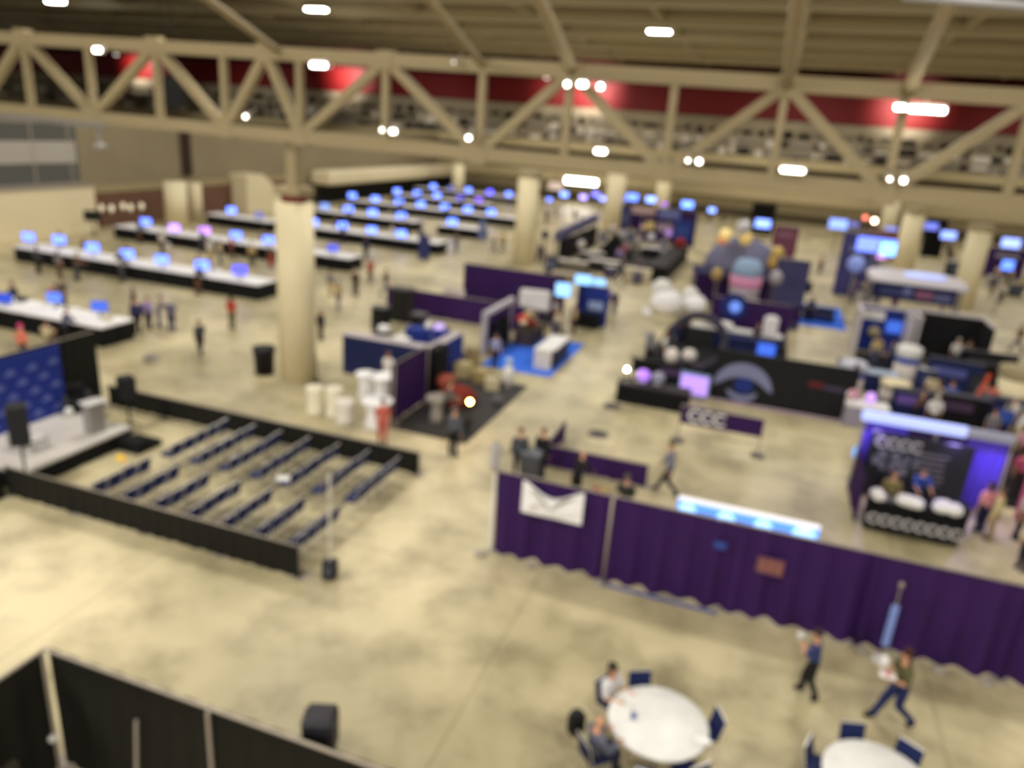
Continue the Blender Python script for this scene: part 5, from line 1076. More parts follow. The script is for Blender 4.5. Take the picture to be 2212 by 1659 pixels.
# extra dark panel backing, lamps
b = onY(1650, 458, 92); t = thing('black_backdrop', 'black backdrop panel behind the wide distant blue screen', 'backdrop', (b.x * 99 / 92, 99, 0)); b.z = onY(1650, 458, 99).z; MB().box((0, 0, b.z / 2 + .8), (2.8, .15, b.z + .5)).build('panel', M_BLACKSKIRT, t); MB().box((0, .1, .05), (2.4, .8, .1)).build('base', M_BLACK, t)
for px, py, rgb, s_, r, lb in ((1889, 477, (255, 240, 205), 12, .2, 'small white glowing globe left of the canopy column'), (1869, 470, (255, 130, 110), 3, .2, 'small red glowing globe left of the white one'), (2131, 516, (250, 240, 215), 12, .2, 'small white glowing globe right of the right cream column'), (2130, 900, (240, 236, 226), 0, .25, 'unused')):
    if lb == 'unused': continue
    q = onY(px, py, 80); t = thing('globe_lamp', lb, 'lamp', (q.x, 80, 0)); MB().ball((0, 0, q.z), r).build('globe', glow('globe_%d' % px, rgb, s_), t, True); MB().tube((0, 0, 0), (0, 0, q.z - r * .8), .03).build('pole', M_GREYRAIL, t)

# open-fronted white framed booth (blue inside) and black booth, right
b0 = at(1838, 765); b1 = at(1945, 780); hR = 2.5
def framed_booth(name, label, x0, x1, y, dep, h, inner, rim, extra=None, rgt=None):
    t = thing(name, label, 'booth', (x0, y, 0)); L = x1 - x0
    MB().box((L / 2, dep, h / 2), (L, .1, h)).build('back_panel', inner, t)
    MB().box((0, dep / 2, h / 2), (.12, dep, h)).build('left_panel', rim, t); MB().box((L, dep / 2, h / 2), (.12, dep, h)).build('right_panel', rgt or rim, t)
    MB().box((L / 2, dep, h + .06), (L + .2, .24, .14)).box((0, dep / 2, h + .06), (.2, dep, .14)).box((L, dep / 2, h + .06), (.16, dep, .10)).build('top_rim', rim, t)
    if extra: extra(t, L)
    return t
M_RIM = mat('booth_rim_white', (206, 198, 200), .5)
yA = b0.y
framed_booth('blue_booth', 'white-rimmed booth with royal blue back wall below the canopy', b0.x, at(1948, 785).x, yA - 1.0, 2.6, 2.6, M_BLUE, M_RIM, lambda t, L: (MB().box((L * .30, 2.52, 2.15), (L * .55, .04, .55), bev=.01).build('white_poster', M_WHITE, t), MB().box((L * .8, 2.52, 1.6), (.8, .04, .7)).build('lit_blue_poster', glow('poster_blue', (70, 116, 235), .6), t), MB().ball((L * .42, 2.4, 1.2), .35, sz=.9).build('round_emblem', col((176, 164, 130)), t, True)))
framed_booth('black_booth', 'white-rimmed booth with black back wall at the right', at(1960, 785).x, at(2105, 800).x, yA - 1.0, 2.6, 2.7, mat('black_print_panel', (12, 12, 16), .55), M_RIM, lambda t, L: (MB().box((L * .42, 2.72, 2.45), (L * .55, .05, .22)).build('white_strip', col((206, 198, 186)), t), MB().box((L * .45, 2.72, 1.75), (L * .4, .05, .35), bev=.02).build('slate_print', col((44, 44, 76)), t)), M_BLACKSKIRT)
q = at(1950, 690, 2.0); t = thing('glowing_blue_panel', 'glowing blue panel under the navy header banner', 'panel', (q.x, q.y, 0)); MB().box((0, 0, 2.0), (1.9, .1, 1.1), bev=.02).build('lit_face', glow('canopy_blue', (70, 130, 250), .85), t); MB().box((0, .08, .75), (1.7, .08, 1.5)).build('support', M_NAVYWALL, t)
c = at(1905, 815, 1.0); make_table('pale blue-grey counter with navy front below the blue booth', 2.1, .9, 1.0, col((170, 182, 206)), M_NAVYWALL, (c.x - .2, c.y + 1.0, 0), 0)
p = at(1948, 780, 2.0)
def pillar_display(label, px, pyb, r, h, topc, band=True):
    b = at(px, pyb); t = thing('round_pedestal', label, 'pedestal', (b.x, b.y, 0)); MB().lathe([(r, 0), (r, h * .62)], n=28).build('drum', col((206, 196, 190)), t, True)
    if band: MB().lathe([(r * 1.04, h * .62), (r * 1.04, h * .74)], n=28).build('blue_band', col((56, 84, 176)), t, True)
    MB().lathe([(r * 1.05, h * .74), (r * 1.1, h * .95), (r * .8, h), (.02, h * 1.02)], n=28).build('cap', topc, t, True)
pillar_display('white round pedestal with a blue band in front of the black booth', 1945, 838, .55, 2.2, M_WHITE)
pillar_display('pale striped round pedestal with blue lines left of the blue booth counter', 1828, 862, .55, 1.9, col((196, 196, 210)))
pillar_display('cream round pedestal in front of the white one', 1925, 870, .62, 1.1, M_CREAM, False)
c = at(1855, 872, 1.0); make_table('white oval-looking counter with lilac light left of the purple-lit booth', 1.7, 1.0, 1.0, M_WHITE, col((150, 144, 160)), (c.x + .35, c.y + .2, 0), 0)
for k, (px, py, rgb, em, r, lb) in enumerate(((1876, 848, (196, 150, 240), .8, .22, 'glowing lilac gadget on the white counter'), (1838, 845, (206, 150, 170), 0, .26, 'pinkish bowl on the white counter'), (1812, 850, (226, 216, 206), 0, .24, 'cream bowl on the white counter'))):
    p = at(px, py, 1.15); p.x = min(max(p.x, c.x - .3), c.x + 1.0); p.y = min(max(p.y, c.y - .1), c.y + .45); t = thing('counter_gadget', lb, 'gadget', (p.x, p.y, 1.0)); MB().ball((0, 0, r), r).build('shell', glow('gadget_glow2', rgb, em) if em else col(rgb), t, True); MB().lathe([(r * .5, 0), (r * .4, .05)]).build('foot', M_WHITE, t)
# navy / dark slanted counters and panels among the crowd
for k, (px, py, w_, h_, d_, rz, m, lb) in enumerate(((2045, 860, 2.4, 1.9, .3, -.12, M_NAVYWALL, 'navy booth wall with slate panel in the crowded corner'), (2120, 830, 2.6, 1.7, .3, 0, M_BLACKSKIRT, 'black booth wall behind the crowd at right'), (2060, 925, 2.2, 1.5, .5, 0, M_BLACKSKIRT, 'black counter wall directly behind the purple-lit booth'), (2150, 925, 1.6, 1.4, .5, 0, M_NAVYWALL, 'dark navy counter behind the right part of the purple-lit booth'), (1965, 905, 1.8, 1.3, .5, 0, M_NAVYWALL, 'navy counter behind the left part of the purple-lit booth'))):
    b = at(px, py); box_thing('booth_partition', lb, 'panel', (b.x, b.y), (w_, d_, h_), m, rz=rz, extra=lambda q, w_=w_, h_=h_, d_=d_, k=k: (MB().box((-.2, -d_ / 2 - .02, h_ * .7), (w_ * .6, .03, .4), bev=.01).build('print', col([(84, 88, 150), (60, 58, 66), (70, 50, 76), (40, 40, 96), (110, 84, 160)][k]), q), MB().box((0, 0, h_ + .02), (w_ + .04, d_ + .06, .04)).build('cap', col((70, 68, 80)), q)))
b = at(2085, 905); t = thing('orange_ribbon', 'orange-red vertical ribbon light behind the purple-lit booth', 'light', (b.x, b.y - .4, 0), 0); MB().bar((0, 0, .8), (.35, 0, 2.3), .16, .1).build('ribbon', mat('orange_ribbon', (190, 70, 34), .5, emit=.25), t); MB().tube((0, .05, 0), (0, .05, .9), .03).build('post', M_BLACK, t)

# ================================================================== PURPLE-LIT BOOTH WITH CCCC COUNTER
hz7 = 2.75; YH = at(1872, 896, hz7).y; XA = at(1872, 896, hz7).x; XB_ = at(2195, 953, hz7).x
t = thing('purple_lit_booth', 'purple-lit booth with glowing pale blue header bar at the right', 'booth', (XA, YH, 0)); L = XB_ - XA
MB().box((L * .33, 0, hz7 - .02), (L * .72, .22, .34), bev=.03).build('glowing_header', glow('header_glow', (176, 190, 255), .85), t)
MB().box((L * .84, 0, hz7 - .02), (L * .32, .22, .3), bev=.03).build('grey_header', col((170, 172, 196)), t)
for x in (0, L * .5, L): MB().tube((x, .05, 0), (x, .05, hz7), .05).build('post', M_GREYRAIL, t)
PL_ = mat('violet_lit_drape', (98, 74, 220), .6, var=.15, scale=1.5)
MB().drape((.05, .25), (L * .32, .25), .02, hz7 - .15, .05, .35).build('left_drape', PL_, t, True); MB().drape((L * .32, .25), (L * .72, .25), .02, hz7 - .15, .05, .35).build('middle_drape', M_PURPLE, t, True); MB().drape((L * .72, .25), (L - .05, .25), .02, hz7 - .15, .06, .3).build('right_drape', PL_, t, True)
MB().drape((.0, .2), (.0, -2.6), .02, 1.6, .05, .35).build('side_drape', M_PURPLE, t, True)
for u, w_ in ((.08, 1), (.62, 1), (.9, 1)):
    ld = bpy.data.lights.new('violet_uplight', 'AREA'); ld.size = .3; ld.energy = 28; ld.color = (.45, .35, 1.0); lo = bpy.data.objects.new('violet_uplight', ld); COL.objects.link(lo); lo.parent = t; lo.location = (L * u, -.35, hz7 - .25); lo.rotation_euler = (D2R(-28), 0, 0)
t = thing('display_backwall', 'black display wall with CCCC lettering inside the purple-lit booth', 'display', (XA + L * .06, YH - .25, 0)); Lw = L * .70
MB().box((Lw / 2, 0, 1.2), (Lw, .12, 2.3), bev=.02).build('panel', mat('charcoal_print', (40, 40, 46), .6, var=.15, scale=2), t)
letters(t, 'CCCC', .5, (Lw * .27, -.08, 2.0), (PI / 2, 0, 0), mat('pale_print', (200, 198, 206), .6)); tx = MB()
for k in range(6): tx.box((Lw * .62, -.065, 1.85 - k * .2), (Lw * random.uniform(.24, .34), .01, .07))
tx.build('text_lines', col((122, 120, 126)), t)
im = MB()
for k in range(9): im.box((Lw * (.1 + .045 * k), -.066, 1.35 + .25 * math.sin(k * 1.9)), (.26, .01, .3))
im.build('picture_print', col((120, 118, 136)), t)
c1 = at(1864, 1142); c2 = at(2068, 1186); c_mid = (c1 + c2) / 2; LC = (c2 - c1).length
for k, lb in enumerate(('black counter with CCCC lettering, left of the pair', 'black counter with CCCC lettering, right of the pair')):
    x = c1.x + LC * (.25 + .5 * k); t = make_table(lb, LC / 2 - .02, .75, 1.0, M_BLACKSKIRT, M_BLACKSKIRT, (x, c_mid.y + .4, 0), 0, 'black lettered counters')
    letters(t, 'CCCC', .46, (0, -.42, .42), (PI / 2, 0, 0), mat('grey_print', (196, 194, 196), .6), ext=.01)
for k, (px, py, w_, d_, h_, rz, lb) in enumerate(((1887, 1092, .35, .5, .3, .3, 'white bag at the left end of the lettered counters'), (1976, 1113, .75, .5, .26, -.2, 'large white bag on the lettered counters'), (2045, 1122, .5, .4, .25, .1, 'white bag on the right lettered counter'), (2072, 1132, .4, .5, .28, .6, 'white bag at the right end of the lettered counters'), (2040, 1080, .5, .35, .2, 0, 'white bag behind the right lettered counter'), (2062, 1090, .5, .4, .22, .4, 'second white bag behind the right lettered counter'))):
    p = at(px, py, 1.12); p.y = min(max(p.y, c_mid.y + .18), c_mid.y + .62) if k < 4 else p.y; p.x = min(max(p.x, c1.x + .2), c2.x - .2); t = thing('gift_bag', lb, 'bag', (p.x, p.y if k < 4 else p.y, 1.0 if k < 4 else .9), rz, 'white bags on the lettered counters'); MB().box((0, 0, h_ / 2), (w_, d_, h_), bev=.08).build('bag_body', M_WHITE, t); MB().box((.02, 0, h_ + .01), (w_ * .4, .05, .04)).build('handle', M_WHITECLOTH, t)
p = at(2052, 1085, .9); make_table('small black table carrying white bags behind the right lettered counter', 1.1, .7, .88, M_BLACKSKIRT, M_BLACKSKIRT, (p.x, p.y, 0), 0)
for k, px in enumerate((1905, 1920, 1935, 1950)):
    p = at(px, 1098 + k * 3, 1.05); p.y = min(max(p.y, c_mid.y + .12), c_mid.y + .65); t = thing('grey_bottle', 'small grey bottle on the left lettered counter, %s from the left' % ORD[k], 'bottle', (p.x, p.y, 1.0), 0, 'grey bottles on the lettered counter'); MB().lathe([(.05, 0), (.05, .14), (.02, .17)], n=12).build('bottle_body', col((150, 148, 152)), t, True); MB().lathe([(.022, .17), (.022, .2)], n=10).build('cap', M_WHITE, t)
# black and blue pillar lamp at the left side of this booth
b = at(1846, 1040); t = thing('pillar_lamp', 'dark pillar with glowing light-blue head left of the purple-lit booth', 'lamp', (b.x, b.y, 0)); hh = heightat(b, 1850, 965); MB().lathe([(.2, 0), (.18, hh - .5)], n=20).build('pillar', mat('dark_navy', (20, 22, 34), .5), t, True); MB().ball((0, 0, hh - .2), .3).build('glowing_head', glow('skyblue_head', (110, 170, 250), .9), t, True); MB().ball((0, 0, hh + .15), .2).build('white_knob', col((226, 214, 190)), t, True)
for k, (px, py, hd, ps, sh, pn, hr, lb, ln, lh, sk) in enumerate((
        (1908, 1125, -10, 'stand', (128, 116, 76), (46, 46, 58), None, 'bald person in an olive shirt behind the left lettered counter', False, False, None),
        (1965, 1110, 20, 'lean', (46, 78, 164), (40, 40, 60), (60, 50, 60), 'person in a bright blue shirt leaning over the lettered counters', False, False, None),
        (2112, 1150, -150, 'stand', (222, 150, 156), (28, 32, 66), (60, 44, 36), 'person in a pink top and navy trousers right of the lettered counters', False, True, None),
        (2135, 1165, -120, 'stand', (206, 190, 140), (160, 140, 110), (90, 76, 60), 'person in a tan jacket beside the one in pink', True, False, None),
        (2192, 1165, 60, 'stand', (176, 168, 156), (24, 28, 50), (70, 60, 54), 'person in a grey-beige top near the right edge', False, False, None),
        (2190, 1070, 0, 'stand', (202, 92, 130), (70, 60, 60), (60, 44, 40), 'person in a magenta top at the right edge behind the counters', False, True, None),
        (2205, 1232, -60, 'stand', (206, 190, 150), (30, 34, 48), (50, 46, 40), 'person in a cream top cut by the right edge', True, False, None),
        (2200, 1010, 10, 'stand', (214, 150, 170), (60, 50, 56), (80, 66, 50), 'person in a pale pink top at the right edge beyond the purple-lit booth', False, False, None))):
    b = at(px, py); person((b.x, b.y), hd, ps, lb, sh, pn, hr, ln, lh, sk)
pk = at(2190, 1075); box_thing('pink_booth_panel', 'pink booth panel at the right edge beside the violet drape', 'panel', (pk.x + .5, 26.4), (1.9, .15, 2.3), col((196, 96, 126)), bev=.02, extra=lambda q: (MB().box((0, -.09, 1.3), (1.6, .02, .3)).build('print', col((90, 84, 70)), q), MB().box((0, 0, 2.33), (1.96, .2, .06)).build('cap', M_WHITE, q)))
t = thing('pale_floor_strip', 'pale strip lying on the floor behind the right part of the purple wall', 'strip', (at(2060, 1238).x, at(2060, 1238).y, 0), 0); MB().box((0, 0, .01), (1.6, .25, .02), bev=.005).build('strip_body', col((186, 190, 204)), t); MB().box((0, 0, .021), (1.5, .04, .004)).build('ridge', M_GREYRAIL, t)

# ================================================================== DISTANT CENTRE BOOTHS
carpet('dark charcoal floor of the distant white-table booths', -15.5, 62.5, -8.0, 78.0, M_GREYCARPET)
b0 = at(1205, 545); b1 = at(1290, 500)
t = thing('slanted_header', 'long slate-blue slanted header rising toward the distant column', 'sign', (0, 0, 0)); a = at(1203, 510, 2.6); b = at(1288, 470, 2.6); MB().bar(a, b, .5, .75).build('beam', mat('slate_header', (84, 84, 122), .6), t); MB().tube((a.x, a.y, 0), (a.x, a.y, 2.5), .07).build('post', M_BLACK, t); MB().tube((b.x, b.y, 0), (b.x, b.y, 2.5), .07).build('post', M_BLACK, t)
box_thing('dark_side_panel', 'black side panel under the slanted slate header', 'panel', (((a + b) / 2).x + .2, ((a + b) / 2).y), (.2, (b.y - a.y) * .8, 2.0), M_BLACKSKIRT, extra=lambda q: MB().box((.12, 0, 1.2), (.02, 4, .5)).build('print', col((66, 66, 84)), q))
for k, (px, py, L_, cl, sk, lb) in enumerate(((1232, 562, 3.0, (206, 198, 188), (104, 98, 88), 'pale table at the left of the distant white-table booths'), (1240, 580, 3.4, (186, 172, 150), (130, 120, 100), 'cream low bench in front of the distant pale table'), (1306, 562, 2.6, (226, 220, 214), (30, 28, 28), 'white table with black skirt in the middle distance'), (1378, 580, 2.2, (222, 210, 186), (206, 194, 168), 'cream counter at the right of the distant white-table booths'), (1279, 545, 2.2, (214, 208, 208), (30, 28, 30), 'white slanted table behind the middle white table'), (1408, 534, 1.8, (214, 210, 214), (24, 24, 28), 'white table top behind the cream counter'))):
    p = at(px, py, 1.0); make_table(lb, L_, .9, 1.0 if k != 1 else .6, col(cl), col(sk), (p.x, p.y, 0), 0 if k != 4 else .5)
b = at(1305, 560); t = thing('black_pyramid_tent', 'black peaked tent between the distant white tables', 'tent', (at(1318, 560).x, at(1318, 560).y + 1.5, 0)); MB().add([(-1.8, -1.2, 0), (1.8, -1.2, 0), (1.8, 1.2, 0), (-1.8, 1.2, 0), (0, 0, 2.3)], [(3, 2, 1, 0), (0, 1, 4), (1, 2, 4), (2, 3, 4), (3, 0, 4)]).build('fabric', M_BLACKSKIRT, t); MB().ball((0, 0, 2.32), .08).build('finial', M_GREYRAIL, t)
bb0 = at(1425, 600); t = thing('black_ramp_counter', 'long black sloping counter running toward the red ball', 'counter', (0, 0, 0)); a = at(1418, 588, .8); b = at(1468, 542, .8); MB().bar((a.x, a.y, .6), (b.x, b.y, .6), 1.6, 1.2).build('body', M_BLACKSKIRT, t); MB().bar((a.x, a.y, 1.23), (b.x, b.y, 1.23), 1.5, .05).build('top', M_BLACK, t)
p = at(1457, 537, 1.2); p = Vector((b.x, b.y - .6, 1.25)); t = thing('red_ball', 'dark red ball at the end of the black sloping counter', 'ball', (p.x, p.y, 1.2)); MB().ball((0, 0, .45), .5).build('shell', col((150, 34, 22)), t, True); MB().lathe([(.25, 0), (.2, .1)]).build('foot', M_BLACK, t)
yP = 84.0; a = onY(1342, 480, yP); b = onY(1503, 490, yP); hP = onY(1503, 458, yP).z
drape_wall('distant purple back drape with navy banners', (a.x, yP), (b.x, yP), hP, 3, M_PURPLE, post_front=False)
for px, py, w_, h_, rgb, lb in ((1390, 455, 2.6, .8, (176, 150, 150), 'pale pink sign on the distant purple drape'), (1446, 463, 2.4, 1.0, (98, 104, 160), 'slate-blue sign on the distant purple drape'), (1475, 498, 1.9, 2.2, (34, 56, 128), 'navy banner at the right of the distant purple drape'), (1352, 470, 1.2, 2.6, (58, 58, 96), 'dark slate banner at the left of the distant purple drape'), (1436, 492, 1.8, .9, (150, 130, 150), 'striped pale sign low on the distant purple drape'), (1404, 487, .9, .9, (206, 184, 120), 'round golden sign on the distant purple drape')):
    q = onY(px, py, yP - .5); t = thing('booth_sign', lb, 'sign', (q.x, yP - .5 - .25 * (px % 2), q.z)); MB().box((0, 0, 0), (w_, .08, h_), bev=.03).build('panel', col(rgb), t); MB().box((0, -.05, 0), (w_ * .6, .02, h_ * .15)).build('print', col(tuple(min(255, c + 30) for c in rgb)), t); MB().box((0, .05, -(q.z) / 2), (.06, .04, q.z)).build('post', M_GREYRAIL, t)
for k, (px, py, r, rgb, em) in enumerate(((1440, 519, .35, (170, 130, 215), .5), (1385, 505, .3, (220, 190, 180), 0), (1402, 530, .4, (220, 216, 220), 0), (1252, 548, .35, (222, 214, 206), 0), (1218, 522, .35, (206, 196, 190), 0), (1275, 488, .4, (206, 196, 190), 0), (1318, 512, .5, (190, 180, 172), 0), (1340, 525, .5, (170, 164, 170), 0), (1175, 525, .4, (60, 62, 84), 0), (1347, 548, .3, (170, 84, 110), 0), (1359, 512, .3, (110, 96, 60), 0))):
    nm = ['glowing lilac', 'cream pink', 'white', 'pale cream', 'pale beige', 'beige', 'taupe', 'grey', 'dark slate', 'magenta', 'olive'][k]; b = at(px, py + 18); z_ = 1.6 if k != 9 else 1.2
    t = thing('display_stand', '%s round display on a stand among the distant centre booths' % nm, 'display', (b.x, b.y, 0)); MB().ball((0, 0, z_), r).build('head', glow('lilac_stand', rgb, em) if em else col(rgb), t, True); MB().tube((0, 0, .02), (0, 0, z_ - r * .7), .09).build('post', M_GREYRAIL, t); MB().lathe([(.35, 0), (.3, .05)]).build('base', M_BLACK, t)

# right-hand middle distance: booths left of canopy and right edge
for k, (px0, px1, pyb, pyt, m, lb) in enumerate(((1795, 1880, 640, 500, mat('violet_navy_print', (64, 62, 116), .7, var=.4, scale=1.0), 'tall violet-navy printed booth wall left of the canopy'), (1985, 2030, 555, 470, M_BLACKSKIRT, 'dark panel right of the canopy column'), (2118, 2205, 600, 535, M_PURPLE, 'purple booth wall near the right edge'), (1660, 1715, 560, 488, col((110, 62, 84)), 'dull red-violet distant booth wall'), (1860, 1940, 560, 497, col((120, 62, 48)), 'brick-orange distant booth wall behind the canopy'))):
    b = at((px0 + px1) / 2, pyb); a = onY(px0, pyb, b.y); c = onY(px1, pyb, b.y); h_ = heightat(b, (px0 + px1) / 2, pyt); w_ = abs(c.x - a.x)
    box_thing('booth_wall', lb, 'booth', (b.x, b.y), (w_, .3, h_), m, bev=.02, extra=lambda q, w_=w_, h_=h_, k=k: (MB().box((0, -.17, h_ * .75), (w_ * .6, .03, h_ * .12)).build('print', col([(110, 112, 150), (70, 66, 66), (150, 146, 160), (140, 100, 120), (150, 120, 90)][k]), q), MB().box((0, 0, h_ + .03), (w_ + .1, .36, .06)).build('cap', M_GREYRAIL, q)))
p = onY(1845, 562, 56); t = thing('round_blue_sign', 'round glowing pale blue sign on the violet-navy booth wall', 'sign', (p.x, 54.2, p.z)); MB().ball((0, 0, 0), .55, sz=1).build('globe', mat('soft_blue_globe', (130, 146, 210), .5, emit=.3), t, True); MB().tube((0, .1, -p.z), (0, .1, -.4), .05).build('post', M_GREYRAIL, t)
b = at(1727, 668); t = thing('tv_on_stand', 'black television on a pole beside the far blue carpet', 'television', (b.x, b.y, 0)); hh = heightat(b, 1727, 606); MB().box((0, 0, hh - .4), (1.1, .1, .8), bev=.02).build('screen', M_BLACK, t); MB().tube((0, .05, 0), (0, .05, hh - .5), .05).build('pole', M_BLACK, t); MB().box((0, 0, .04), (.8, .6, .06)).build('base', M_BLACK, t)
b = at(1750, 690); box_thing('low_black_sofa', 'low navy-black sofa on the far blue carpet', 'sofa', (b.x + .4, b.y), (2.2, .8, .5), M_NAVYWALL, bev=.1, extra=lambda q: MB().box((0, .35, .6), (2.2, .2, .5), bev=.08).build('backrest', M_BLACK, q))

